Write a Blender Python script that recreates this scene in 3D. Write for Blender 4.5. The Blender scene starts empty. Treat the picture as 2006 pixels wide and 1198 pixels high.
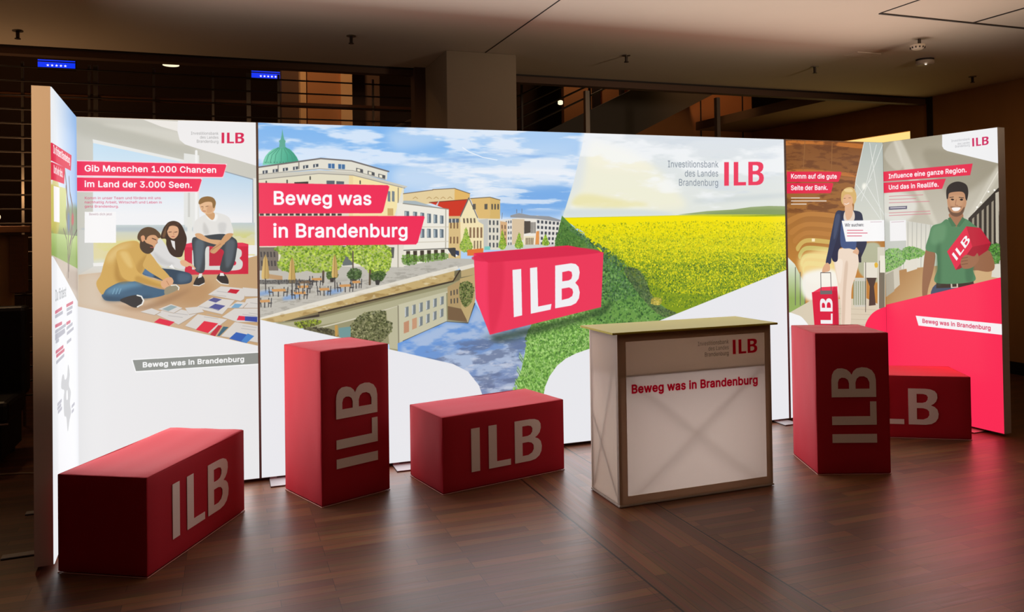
import bpy, bmesh, math, random
import numpy as np
from mathutils import Vector, Matrix, Euler

# ------------------------------------------------------------------ camera, world, exposure
SC = bpy.context.scene
COL = SC.collection
cam_data = bpy.data.cameras.new('camera')
cam_data.sensor_width = 36.0
cam_data.lens = 36.0 * 1556.5383 / 2006.0
cam_data.shift_x = 0.0
cam_data.shift_y = (434.9348 - 599.0) / 2006.0
cam_data.clip_start = 0.05
camera = bpy.data.objects.new('camera', cam_data)
camera.location = (0.804, -5.1922, 1.5181)
camera.rotation_euler = (1.5843, 0.0146, -0.3472)
COL.objects.link(camera)
SC.camera = camera

world = bpy.data.worlds.new('hall_at_night')
world.use_nodes = True
world.node_tree.nodes['Background'].inputs[0].default_value = (1.0, 0.62, 0.38, 1)
world.node_tree.nodes['Background'].inputs[1].default_value = 0.012
SC.world = world

SC.view_settings.view_transform = 'Standard'
SC.view_settings.look = 'None'
SC.view_settings.exposure = 0.0
SC.view_settings.gamma = 1.0
SC.view_settings.use_curve_mapping = False
SC.cycles.max_bounces = 8
SC.cycles.use_denoising = True


def lamp(name, kind, loc, energy, color=(1, 1, 1), rot=(0, 0, 0), size=None, size_y=None, spot=None, blend=0.6, parent=None, spread=None):
    d = bpy.data.lights.new(name, kind)
    d.energy = energy
    d.color = color
    if kind == 'AREA':
        d.shape = 'RECTANGLE' if size_y else 'DISK'
        d.size = size or 0.3
        if size_y:
            d.size_y = size_y
        if spread:
            d.spread = spread
    elif size is not None:
        d.shadow_soft_size = size
    if kind == 'SPOT':
        d.spot_size = spot
        d.spot_blend = blend
    o = bpy.data.objects.new(name, d)
    o.location = loc
    o.rotation_euler = rot
    COL.objects.link(o)
    if parent:
        o.parent = parent
        d.specular_factor = 0.0
    return o


def aim(o, target):
    v = Vector(target) - o.location
    o.rotation_euler = v.to_track_quat('-Z', 'Y').to_euler()
    return o


# unseen spots added to brighten the ceiling and right wall, a warm spot at the side
aim(lamp('ceiling_fill', 'SPOT', (5.2, -5.0, 2.1), 350, (1, .81, .60), size=.25, spot=1.0, blend=1.0), (4.9, -1.9, 3.0))
aim(lamp('side_spot', 'SPOT', (-2.0, -4.6, 2.9), 780, (1, .62, .32), size=.1, spot=.52, blend=1.0), (-.05, -1.0, 1.95))
aim(lamp('wall_fill', 'SPOT', (7.2, -3.6, 2.9), 150, (1, .62, .28), size=.1, spot=.7, blend=1.0), (8.4, .5, 1.7))
aim(lamp('pilaster_light', 'SPOT', (1.2, 3.6, 5.6), 200, (1, .62, .32), size=.1, spot=1.1), (2.03, 5.0, 3.2))
aim(lamp('lobby_light', 'SPOT', (7.0, 3.4, 4.6), 60, (1, .58, .28), size=.1, spot=1.6), (7.2, 4.95, 3.0))
lamp('landing_light', 'POINT', (6.0, 5.8, 4.8), 18, (1, .62, .34), size=.1)
lamp('atrium_light', 'POINT', (-2.0, 5.0, 4.6), 30, (1, .55, .25), size=.2)


# ------------------------------------------------------------------ helpers
def srgb(c):
    r = []
    for v in c[:3]:
        v = v / 255.0
        r.append(v / 12.92 if v <= 0.04045 else ((v + 0.055) / 1.055) ** 2.4)
    return (r[0], r[1], r[2], 1.0)


MATS = {}


def material(name, color, rough=0.6, metal=0.0, emit=None, emit_strength=1.0, bump=0.0, bump_scale=40.0, vary=0.0, spec=0.5, stretch=(1, 1, 1)):
    if name in MATS:
        return MATS[name]
    m = bpy.data.materials.new(name)
    m.use_nodes = True
    nt = m.node_tree
    b = nt.nodes['Principled BSDF']
    b.inputs['Base Color'].default_value = srgb(color)
    b.inputs['Roughness'].default_value = rough
    b.inputs['Metallic'].default_value = metal
    b.inputs['Specular IOR Level'].default_value = spec
    if emit is not None:
        b.inputs['Emission Color'].default_value = srgb(emit)
        b.inputs['Emission Strength'].default_value = emit_strength
    if bump or vary:
        tc = nt.nodes.new('ShaderNodeTexCoord')
        mp = nt.nodes.new('ShaderNodeMapping')
        mp.inputs['Scale'].default_value = stretch
        no = nt.nodes.new('ShaderNodeTexNoise')
        no.inputs['Scale'].default_value = bump_scale
        no.inputs['Detail'].default_value = 5.0
        nt.links.new(tc.outputs['Object'], mp.inputs['Vector'])
        nt.links.new(mp.outputs['Vector'], no.inputs['Vector'])
        if vary:
            mx = nt.nodes.new('ShaderNodeMix')
            mx.data_type = 'RGBA'
            c = srgb(color)
            mx.inputs['A'].default_value = tuple(v * (1 - vary) for v in c[:3]) + (1,)
            mx.inputs['B'].default_value = tuple(min(1, v * (1 + vary)) for v in c[:3]) + (1,)
            nt.links.new(no.outputs['Fac'], mx.inputs['Factor'])
            nt.links.new(mx.outputs['Result'], b.inputs['Base Color'])
        if bump:
            bp = nt.nodes.new('ShaderNodeBump')
            bp.inputs['Strength'].default_value = bump
            bp.inputs['Distance'].default_value = 0.004
            nt.links.new(no.outputs['Fac'], bp.inputs['Height'])
            nt.links.new(bp.outputs['Normal'], b.inputs['Normal'])
    MATS[name] = m
    return m


class MB:
    """collects boxes, bars and cylinders into one mesh"""

    def __init__(self):
        self.bm = bmesh.new()

    def box(self, x0, x1, y0, y1, z0, z1, bevel=0.0, mat=None):
        b = bmesh.new()
        bmesh.ops.create_cube(b, size=1.0)
        for v in b.verts:
            v.co = Vector(((x0 + x1) / 2 + v.co.x * (x1 - x0), (y0 + y1) / 2 + v.co.y * (y1 - y0), (z0 + z1) / 2 + v.co.z * (z1 - z0)))
        if bevel:
            bmesh.ops.bevel(b, geom=list(b.edges), offset=bevel, segments=2, affect='EDGES', profile=0.5)
        return self._take(b, mat)

    def _take(self, b, mat=None):
        if mat is not None:
            b.transform(mat)
        me = bpy.data.meshes.new('tmp')
        b.to_mesh(me)
        b.free()
        self.bm.from_mesh(me)
        bpy.data.meshes.remove(me)
        return self

    def tube(self, p0, p1, r, seg=12, r2=None):
        p0, p1 = Vector(p0), Vector(p1)
        b = bmesh.new()
        bmesh.ops.create_cone(b, cap_ends=True, segments=seg, radius1=r, radius2=r if r2 is None else r2, depth=(p1 - p0).length)
        q = (p1 - p0).to_track_quat('Z', 'Y').to_matrix().to_4x4()
        return self._take(b, Matrix.Translation((p0 + p1) / 2) @ q)

    def prism(self, pts, axis, a0, a1):
        """polygon pts in the plane across axis, extruded from a0 to a1"""
        b = bmesh.new()

        def mk(p, a):
            return {'y': (p[0], a, p[1]), 'x': (a, p[0], p[1]), 'z': (p[0], p[1], a)}[axis]
        f0 = [b.verts.new(mk(p, a0)) for p in pts]
        f1 = [b.verts.new(mk(p, a1)) for p in pts]
        b.faces.new(f0)
        b.faces.new(f1[::-1])
        n = len(pts)
        for i in range(n):
            b.faces.new((f0[i], f1[i], f1[(i + 1) % n], f0[(i + 1) % n]))
        bmesh.ops.recalc_face_normals(b, faces=b.faces)
        return self._take(b)

    def lathe(self, prof, center=(0, 0, 0), seg=24):
        b = bmesh.new()
        rings = []
        for r, z in prof:
            rings.append([b.verts.new((center[0] + r * math.cos(2 * math.pi * i / seg), center[1] + r * math.sin(2 * math.pi * i / seg), center[2] + z)) for i in range(seg)])
        for k in range(len(rings) - 1):
            for i in range(seg):
                b.faces.new((rings[k][i], rings[k][(i + 1) % seg], rings[k + 1][(i + 1) % seg], rings[k + 1][i]))
        b.faces.new(rings[0])
        b.faces.new(rings[-1][::-1])
        bmesh.ops.recalc_face_normals(b, faces=b.faces)
        return self._take(b)

    def build(self, name, mat, parent=None, smooth=False):
        me = bpy.data.meshes.new(name)
        self.bm.to_mesh(me)
        self.bm.free()
        if smooth:
            for p in me.polygons:
                p.use_smooth = True
        me.materials.append(mat)
        o = bpy.data.objects.new(name, me)
        COL.objects.link(o)
        if parent:
            o.parent = parent
        return o


def thing(name, label, cat, loc=(0, 0, 0), rz=0.0, group=None):
    o = bpy.data.objects.new(name, None)
    COL.objects.link(o)
    o.location = loc
    o.rotation_euler = (0, 0, rz)
    o.empty_display_size = 0.1
    return tag(o, label, cat, group)


def tag(o, label, cat, group=None):
    o['label'] = label
    o['category'] = cat
    if group:
        o['group'] = group
    return o


def struct(o):
    o['kind'] = 'structure'
    return o


# ------------------------------------------------------------------ the printed fabrics
# Every print is drawn here from shapes in millimetres on its own panel (x from the panel's left edge, y up from its bottom edge).
GLYPHS = {
' ': [188, []],
',': [188, [[68,71,137,71,84,-119,38,-119]]],
'.': [188, [[95,87,107,85,118,81,128,73,135,64,140,53,141,41,140,29,135,18,128,9,118,1,107,-3,95,-4,83,-3,73,1,63,9,55,18,51,29,50,41,51,53,55,64,63,73,73,81,83,85]]],
'0': [453, [[227,516,262,512,295,502,323,484,348,461,368,431,384,395,396,353,403,306,405,254,403,202,396,155,384,113,368,77,348,48,323,24,295,7,263,-3,227,-7,191,-3,158,7,130,24,105,48,85,77,69,113,57,155,50,202,48,254,50,306,57,353,69,395,85,431,106,461,130,484,159,502,191,512],[227,460,203,457,182,449,163,435,147,416,134,393,123,365,115,332,111,295,109,254,111,213,115,176,123,144,134,116,147,92,163,74,182,60,203,52,227,50,250,52,271,60,290,74,306,92,320,116,330,144,338,176,342,213,344,254,342,295,338,332,330,365,320,393,306,416,290,435,271,449,250,457]]],
'1': [453, [[276,509,198,509,86,427,86,358,209,448,212,448,212,0,276,0],[76,55,391,55,391,0,76,0]]],
'3': [453, [[70,509,372,509,372,461,211,278,211,289,247,290,279,286,308,276,333,262,354,244,371,222,383,198,391,173,393,145,390,116,383,90,370,66,354,45,333,27,309,12,281,2,251,-5,218,-7,188,-5,159,1,133,10,108,22,88,38,70,57,57,79,48,104,44,132,109,132,112,115,118,100,126,87,137,76,150,66,165,59,182,54,200,51,219,50,239,51,258,55,275,61,291,69,304,80,315,93,323,108,328,125,329,145,328,163,323,180,316,196,306,211,292,223,275,234,254,241,229,246,201,248,157,248,157,299,288,448,288,452,70,452]]],
':': [188, [[95,87,107,85,118,81,128,73,135,64,140,53,141,41,140,29,135,18,128,9,118,1,107,-3,95,-4,83,-3,73,1,63,9,55,18,51,29,50,41,51,53,55,64,63,73,73,81,83,85],[95,362,107,360,118,356,128,349,135,339,140,328,141,316,140,304,135,294,128,284,118,277,107,272,95,271,83,272,73,277,63,284,55,294,51,304,50,316,51,328,55,339,63,349,73,356,83,360]]],
'A': [480, [[16,0,201,509,276,509,463,0,395,0,287,302,280,323,272,346,264,372,255,402,244,438,232,478,245,478,233,437,222,402,213,371,204,345,197,322,191,302,85,0],[110,199,370,199],[110,142,370,142]]],
'B': [456, [[60,0,60,509,241,509,274,507,304,501,329,491,350,477,367,461,381,442,390,421,396,398,398,374,397,353,393,336,387,320,378,307,368,295,356,286,343,278,329,272,315,267,315,262,331,260,347,254,363,245,378,234,391,220,402,203,411,184,416,161,418,136,416,111,410,88,400,67,386,48,368,31,344,18,317,8,284,2,247,0],[240,452,125,452,125,285,238,285,256,287,273,290,288,296,302,304,314,314,323,326,330,340,335,355,336,372,333,393,326,412,313,429,294,442,270,449],[248,231,125,231,125,57,245,57,281,60,309,67,330,80,344,96,353,115,355,137,354,153,350,169,342,184,333,197,320,209,306,218,289,225,269,229]]],
'C': [510, [[267,516,293,514,317,511,340,504,362,496,383,485,402,471,419,456,435,438,448,418,459,397,467,373,473,348,408,348,404,365,397,380,389,395,380,407,369,418,357,428,344,437,330,444,315,449,300,453,284,455,267,456,237,453,209,445,184,432,161,414,141,391,125,364,113,332,106,295,103,254,106,213,113,177,125,145,141,117,161,94,184,76,210,63,237,56,267,53,284,54,300,56,315,60,330,65,344,72,357,81,369,90,380,102,389,114,397,128,404,144,408,160,473,160,467,135,459,112,448,91,435,71,420,53,402,38,383,24,363,13,341,5,317,-2,293,-6,267,-7,225,-3,186,7,150,25,119,49,92,79,70,115,53,157,44,203,40,254,44,305,53,352,70,393,92,429,119,459,150,484,186,501,225,512]]],
'D': [502, [[60,0,60,509,125,509,125,0],[93,452,93,509,225,509,273,505,315,495,353,478,385,455,412,426,433,391,449,351,458,306,462,255,458,205,449,159,433,119,411,83,384,54,351,31,312,14,268,3,219,0,96,0,96,57,215,57,254,60,288,68,318,81,343,99,363,122,379,149,390,181,397,216,399,255,397,294,390,329,379,361,364,388,344,410,320,428,291,441,258,449,221,452]]],
'G': [520, [[265,516,291,514,316,510,340,504,363,494,384,483,403,469,421,453,436,436,449,416,460,395,468,373,474,349,408,349,402,365,395,379,387,393,378,406,368,417,356,427,344,436,330,443,315,448,300,453,283,455,265,456,236,453,209,445,183,432,160,414,141,392,125,364,113,332,106,295,103,254,106,213,113,177,125,145,141,117,161,95,184,76,210,63,238,56,269,53,296,55,322,61,345,71,365,85,382,102,396,123,407,147,413,173,415,202,434,199,283,199,283,256,478,256,478,200,475,160,466,124,451,91,431,62,406,38,377,19,344,5,308,-4,269,-7,225,-3,185,7,149,25,118,49,91,79,69,116,53,157,43,203,40,254,43,305,53,352,69,393,91,429,117,459,149,484,184,501,223,512]]],
'I': [300, [[31,509,269,509,269,452,183,452,183,57,269,57,269,0,31,0,31,57,118,57,118,452,31,452]]],
'K': [467, [[60,509,125,509,125,334,124,225,125,193,125,0,60,0],[364,509,448,509,231,276,228,276,104,145,104,216,116,231,128,246,139,261,151,275,162,289,174,303,187,317,199,331,212,344],[188,259,228,309,449,0,372,0]]],
'L': [393, [[60,509,125,509,125,57,361,57,361,0,60,0]]],
'M': [628, [[60,0,60,509,152,509,277,187,280,179,284,170,287,159,291,147,295,135,299,123,303,110,307,97,311,84,315,71,319,60,322,49,307,49,311,59,314,71,318,83,322,95,326,108,330,121,334,134,338,146,342,158,346,169,349,179,352,187,476,509,568,509,568,0,504,0,504,291,504,302,504,314,504,327,505,340,505,354,505,369,505,383,506,398,506,413,506,428,507,443,507,457,513,457,508,441,503,425,498,409,492,393,487,378,482,363,477,348,472,335,467,322,463,310,459,300,456,291,342,0,286,0,170,291,167,300,163,310,159,321,155,333,150,347,145,361,140,376,134,392,129,408,124,424,118,441,112,457,119,457,119,444,120,430,120,416,120,401,121,386,121,372,121,357,121,342,122,328,122,315,122,302,122,291,122,0]]],
'R': [449, [[60,0,60,509,236,509,273,506,305,500,333,489,356,473,376,455,390,433,401,408,407,381,409,352,407,323,401,296,390,271,376,250,356,232,333,217,305,206,273,200,236,198,96,198,96,255,234,255,258,256,280,260,298,267,313,276,325,287,334,300,340,316,344,333,345,352,344,371,340,389,334,405,325,419,313,430,298,440,279,446,258,451,233,452,125,452,125,0],[230,229,303,229,428,0,353,0]]],
'S': [447, [[227,516,259,514,289,508,316,498,340,484,360,468,377,449,390,427,398,403,401,378,337,378,332,402,320,421,302,437,280,449,254,456,225,459,204,457,185,454,167,448,152,440,139,430,129,418,121,405,117,391,115,376,117,359,122,345,131,334,142,324,155,315,169,308,184,302,198,297,212,293,264,279,279,275,295,270,312,264,328,256,344,248,359,238,372,226,384,213,395,198,402,180,407,161,408,139,406,112,399,87,386,64,370,43,349,25,323,11,294,0,261,-7,224,-9,188,-7,156,-1,128,9,102,23,81,40,64,60,51,83,42,109,38,137,104,137,108,118,114,102,123,88,136,76,150,66,166,59,185,53,204,50,224,49,246,50,267,54,286,60,303,69,317,79,329,92,338,106,344,122,346,139,344,154,340,168,332,179,322,189,310,197,296,205,280,211,263,217,245,222,184,239,145,253,112,269,86,289,67,313,56,341,52,372,54,400,62,425,75,448,92,468,113,484,138,498,165,508,195,514]]],
'T': [449, [[32,509,417,509,417,452,257,452,257,0,193,0,193,452,32,452]]],
'U': [517, [[60,509,124,509,124,178,126,155,132,133,141,113,153,95,169,80,187,68,208,59,232,53,259,52,285,53,309,59,331,68,349,80,364,95,377,113,385,133,391,155,393,178,393,509,457,509,457,173,454,140,446,108,433,80,414,55,391,33,363,15,332,2,297,-6,259,-8,220,-6,186,2,154,15,126,33,103,55,85,80,71,108,63,140,60,173]]],
'W': [686, [[16,509,82,509,163,196,167,179,172,162,175,145,179,128,183,111,187,94,190,76,194,58,197,40,189,40,193,58,196,76,200,94,203,111,207,128,211,145,215,162,220,179,224,196,306,509,380,509,462,196,466,179,470,162,474,145,478,128,482,111,486,94,490,76,494,58,497,40,488,40,492,58,495,76,499,94,503,111,506,128,510,145,515,162,519,179,523,196,603,509,670,509,530,0,455,0,368,323,362,345,357,368,351,391,346,417,341,445,336,475,350,475,345,446,340,420,335,395,330,371,324,347,318,323,230,0,155,0]]],
'a': [389, [[194,384,208,384,223,382,239,379,255,375,271,369,286,360,300,350,312,336,322,320,330,301,335,278,337,251,337,0,277,0,277,52,272,52,267,43,260,34,252,25,242,16,229,8,215,1,199,-4,181,-7,160,-9,137,-7,115,-3,94,5,76,15,60,29,48,45,38,63,32,84,30,108,32,128,36,146,43,161,53,174,64,184,78,193,92,200,108,206,125,211,143,214,161,217,178,220,200,223,218,225,234,227,247,229,257,231,265,235,271,240,274,246,276,255,276,257,275,272,272,285,267,297,260,307,251,315,240,322,227,327,212,330,196,331,178,330,163,327,149,322,137,316,127,309,118,301,110,292,104,283,100,274,41,291,51,313,64,331,79,346,95,358,114,368,133,375,153,380,173,383],[276,190,272,187,267,184,259,182,251,180,241,178,231,176,221,174,210,173,200,171,191,170,182,169,175,168,161,166,147,163,134,159,122,153,112,147,103,139,97,130,93,118,92,105,93,93,96,82,102,72,109,64,119,57,130,52,142,48,156,46,170,45,192,47,211,51,228,59,242,68,254,80,263,93,270,108,274,122,276,138]]],
'b': [424, [[53,509,114,509,114,319,118,319,123,327,130,336,137,346,147,355,158,364,171,373,188,379,207,383,229,384,259,382,287,374,313,361,335,342,354,320,370,293,381,261,388,227,390,189,388,151,381,116,370,84,355,57,336,34,313,16,288,3,260,-6,229,-8,208,-7,189,-3,172,4,159,12,147,21,138,31,130,41,123,50,118,59,112,59,112,0,53,0],[220,330,198,328,178,322,161,312,147,299,134,282,125,263,118,241,114,216,113,189,114,162,118,138,125,115,135,95,147,78,162,65,179,55,198,49,220,47,242,49,262,55,279,66,294,80,306,97,316,117,323,139,327,163,328,189,327,215,323,239,316,261,307,281,295,298,280,311,262,322,243,328]]],
'c': [396, [[207,384,226,384,243,381,260,377,276,371,291,364,305,356,318,346,330,335,340,322,349,308,356,293,362,277,303,262,300,272,295,281,290,289,284,297,278,304,270,311,261,316,252,321,242,325,231,328,220,329,207,330,184,328,163,321,145,310,130,296,118,278,108,258,102,236,98,212,96,187,98,163,102,139,108,117,118,97,130,80,145,66,163,55,184,49,207,46,220,47,232,49,243,52,253,55,262,60,271,66,279,73,285,80,292,89,297,98,301,107,304,117,363,102,357,86,350,70,341,56,331,43,319,32,306,21,292,12,277,5,261,-1,244,-5,226,-7,207,-8,174,-5,144,3,117,16,93,35,72,58,56,85,44,116,37,150,34,187,37,225,44,260,56,291,72,318,93,341,117,360,144,374,174,382]]],
'd': [424, [[311,509,372,509,372,0,313,0,313,59,307,59,301,50,295,41,287,31,277,21,266,12,252,4,236,-3,217,-7,195,-8,165,-6,137,3,111,16,89,34,70,57,55,84,43,116,36,151,34,189,36,227,43,261,55,293,70,320,89,342,112,361,137,374,165,382,196,384,218,383,237,379,253,373,267,364,278,355,287,346,295,336,301,327,306,319,311,319],[205,330,182,328,162,322,145,311,130,298,118,281,108,261,102,239,98,215,96,189,98,163,102,139,109,117,118,97,130,80,145,66,162,55,182,49,205,47,226,49,246,55,263,65,278,78,290,95,299,115,306,138,310,162,312,189,310,216,306,241,300,263,290,282,278,299,263,312,246,322,227,328]]],
'e': [404, [[205,384,226,383,246,380,266,374,285,366,303,355,319,341,334,324,347,305,357,282,365,256,370,227,371,194,371,169,75,169,75,221,338,221,310,202,308,226,304,248,298,269,288,286,277,301,263,314,246,323,227,328,205,330,183,328,164,323,146,313,131,301,119,286,109,270,102,251,97,231,96,211,96,178,98,151,102,127,110,106,121,88,135,73,151,61,169,53,190,48,212,46,227,47,241,49,254,53,265,58,276,65,285,73,294,82,300,93,306,105,365,91,358,72,348,55,335,39,320,26,302,14,283,4,261,-3,237,-7,212,-8,177,-5,145,3,117,16,92,35,72,58,56,85,44,116,37,150,34,187,36,224,44,258,55,290,71,317,91,340,115,359,142,373,172,382]]],
'f': [254, [[187,530,201,530,212,529,222,527,231,525,238,523,243,521,227,468,224,470,220,471,215,472,209,473,202,474,195,474,178,472,164,468,154,460,147,449,143,435,142,419,142,0,81,0,81,432,82,452,87,470,96,486,107,499,120,510,135,519,152,525,169,529],[228,379,6,379,6,327,228,327]]],
'g': [425, [[196,384,218,383,237,379,253,373,267,365,279,356,288,346,296,336,302,327,308,319,313,319,313,379,372,379,372,-9,370,-40,363,-67,350,-90,334,-109,314,-124,291,-136,265,-144,237,-149,207,-151,180,-149,156,-146,134,-140,114,-132,97,-122,82,-110,70,-97,59,-84,51,-69,101,-41,107,-49,114,-57,122,-66,131,-74,142,-82,154,-88,169,-93,187,-96,207,-97,236,-95,261,-87,282,-75,298,-58,308,-34,311,-6,311,68,306,68,301,60,294,51,287,41,277,32,266,23,252,16,236,10,217,6,195,5,165,7,138,14,113,27,90,43,71,65,55,90,43,120,36,154,34,191,36,229,43,263,55,293,71,320,90,342,112,361,138,374,166,382],[205,330,182,328,163,322,145,312,130,298,118,282,109,262,102,241,98,218,96,193,98,167,102,144,109,123,118,104,131,88,145,76,163,66,183,61,205,59,227,61,246,66,264,75,278,87,290,103,300,121,307,142,311,166,312,193,311,219,307,242,300,264,291,283,279,299,264,312,247,322,227,328]]],
'h': [410, [[53,509,114,509,114,287,102,287,116,319,132,344,152,362,175,374,200,382,227,384,252,383,275,377,295,369,313,356,328,340,341,321,350,298,355,271,357,240,357,0,296,0,296,235,293,263,286,286,273,304,256,318,235,326,210,329,192,328,176,324,161,317,147,308,136,297,126,283,119,266,115,248,114,227,114,0,53,0]]],
'i': [167, [[53,379,114,379,114,0,53,0],[84,524,95,522,105,518,114,512,121,504,125,494,126,483,125,472,121,463,114,455,105,448,95,444,84,443,73,444,63,448,54,455,47,463,43,472,41,483,43,494,47,504,54,512,63,518,73,522]]],
'j': [167, [[53,379,114,379,114,-30,112,-52,108,-72,102,-90,92,-106,80,-119,65,-129,47,-137,27,-141,4,-143,-10,-143,-10,-87,2,-87,18,-85,31,-80,40,-72,47,-61,51,-46,53,-29],[83,524,95,522,105,518,114,512,120,504,125,494,126,483,125,472,120,463,114,455,105,448,95,444,83,443,72,444,62,448,53,455,47,463,42,472,41,483,42,494,47,504,53,512,62,518,72,522]]],
'k': [381, [[53,509,114,509,114,0,53,0],[284,379,360,379,184,199,177,199,110,137,110,212,121,212],[148,186,191,229,372,0,294,0]]],
'l': [189, [[53,509,114,509,114,99,114,83,117,71,120,62,126,57,135,53,146,52,152,52,157,52,160,53,164,53,167,54,170,54,181,3,175,1,169,0,162,-1,154,-2,147,-2,139,-2,112,0,91,8,74,20,62,37,55,59,53,84]]],
'm': [610, [[219,386,245,383,268,375,287,361,303,342,314,320,321,295,312,295,318,312,326,329,337,343,350,356,364,366,381,375,398,381,417,385,437,386,458,385,478,380,497,372,514,361,529,346,541,328,550,307,555,283,557,255,557,0,496,0,496,254,493,279,485,298,473,313,456,323,438,329,419,330,402,329,387,326,374,320,363,312,353,302,345,290,340,277,336,263,335,247,335,0,274,0,274,260,272,280,265,297,253,311,238,322,220,328,199,330,185,329,171,326,158,320,145,312,135,302,126,289,119,274,115,257,114,238,114,0,53,0,53,379,112,379,112,295,108,295,114,314,122,331,132,346,144,358,158,368,172,376,187,382,203,385]]],
'n': [410, [[227,384,252,383,275,377,295,369,313,356,328,340,341,321,350,298,355,271,357,240,357,0,296,0,296,235,293,263,286,286,273,304,256,318,235,326,210,329,192,328,176,324,161,317,147,308,136,297,126,283,119,266,115,248,114,227,114,0,53,0,53,379,112,379,112,287,102,287,116,319,132,344,152,362,175,374,200,382]]],
'o': [415, [[207,384,241,382,271,374,299,360,323,341,343,318,359,291,371,260,379,225,381,187,379,150,371,116,359,85,343,58,323,35,299,16,271,3,241,-5,207,-8,174,-5,144,3,117,16,93,35,72,58,56,85,44,116,37,150,34,187,37,225,44,260,56,291,72,318,93,341,117,360,144,374,174,382],[207,330,184,328,163,321,145,310,130,296,118,278,108,258,102,236,98,212,96,187,98,163,102,139,108,117,118,97,130,80,145,66,163,55,184,49,207,46,231,49,252,55,270,66,285,80,298,97,307,117,314,139,318,163,319,187,318,212,314,236,307,258,298,278,285,296,270,310,252,321,231,328]]],
'r': [259, [[213,385,218,385,223,385,229,384,235,384,240,384,243,384,243,322,241,323,236,324,230,324,223,325,215,326,207,326,190,324,174,321,159,315,146,306,135,296,126,284,119,269,115,254,114,237,114,0,53,0,53,379,112,379,112,321,115,321,124,339,137,354,152,367,171,377,191,383]]],
's': [365, [[187,384,212,383,234,379,254,372,271,363,286,352,299,339,309,324,318,308,324,290,268,277,262,291,254,304,243,316,228,325,210,331,187,333,166,331,147,326,131,317,119,305,111,292,109,277,110,264,115,253,124,243,136,235,152,229,172,223,229,209,261,200,287,187,306,171,320,153,328,131,331,107,329,85,323,65,312,47,298,31,281,18,260,6,236,-2,210,-7,182,-8,157,-7,133,-3,112,3,93,12,76,24,62,38,50,54,41,73,36,94,94,107,101,87,111,72,124,60,141,52,160,47,181,45,206,47,227,53,244,62,258,74,265,88,268,103,266,115,262,126,254,136,243,144,229,150,212,155,149,170,118,180,92,192,72,208,58,227,50,249,47,274,49,295,55,314,65,332,79,347,95,360,115,370,137,378,161,383]]],
't': [227, [[65,471,126,471,126,98,127,83,130,70,136,61,144,55,156,51,170,50,175,50,180,50,185,51,191,52,197,53,202,54,213,2,207,0,200,-2,192,-3,184,-3,176,-4,168,-4,138,-1,113,7,92,21,77,41,68,64,65,93],[204,379,6,379,6,327,204,327]]],
'u': [410, [[53,379,114,379,114,144,116,117,124,94,137,75,154,61,175,53,200,50,218,51,234,55,249,62,263,71,274,83,283,97,290,113,295,132,296,153,296,379,357,379,357,0,298,0,298,92,307,92,294,60,277,35,257,17,234,5,209,-3,182,-5,158,-3,135,2,115,11,97,23,82,39,69,59,60,82,54,109,53,139]]],
'v': [389, [[17,379,84,379,165,155,173,132,180,110,187,87,193,64,199,42,206,21,184,21,191,42,197,64,203,87,209,110,216,132,224,155,305,379,371,379,226,0,163,0]]],
'w': [567, [[23,379,87,379,133,214,140,190,147,164,154,137,161,107,168,75,175,41,165,41,172,74,179,105,186,135,192,163,199,189,206,214,252,379,316,379,362,214,368,189,375,163,382,136,388,106,395,75,402,41,391,41,399,75,406,106,413,135,420,163,427,189,434,214,480,379,545,379,429,0,368,0,319,172,314,189,309,207,305,225,300,243,295,262,291,280,286,299,281,318,277,338,291,338,286,319,281,299,277,280,272,262,267,243,263,225,258,207,253,189,248,172,199,0,138,0]]],
'z': [380, [[48,379,333,379,333,331,126,60,126,56,339,56,339,0,42,0,42,46,254,320,254,323,48,323]]],
'ö': [415, [[207,384,241,382,271,374,299,360,323,341,343,318,359,291,371,260,379,225,381,187,379,150,371,116,359,85,343,58,323,35,299,16,271,3,241,-5,207,-8,174,-5,144,3,117,16,93,35,72,58,56,85,44,116,37,150,34,187,37,225,44,260,56,291,72,318,93,341,117,360,144,374,174,382],[207,330,184,328,163,321,145,310,130,296,118,278,108,258,102,236,98,212,96,187,98,163,102,139,108,117,118,97,130,80,145,66,163,55,184,49,207,46,231,49,252,55,270,66,285,80,298,97,307,117,314,139,318,163,319,187,318,212,314,236,307,258,298,278,285,296,270,310,252,321,231,328],[279,523,290,522,299,518,308,512,314,503,318,494,320,483,318,472,314,463,308,455,299,448,290,444,279,443,269,444,259,448,251,455,244,463,240,472,239,483,240,494,244,503,251,512,259,518,269,522],[136,523,146,522,156,518,164,512,171,503,175,494,176,483,175,472,171,463,164,455,156,448,146,444,136,443,125,444,115,448,107,455,100,463,96,472,95,483,96,494,100,503,107,512,115,518,125,522]]],
}

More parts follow.
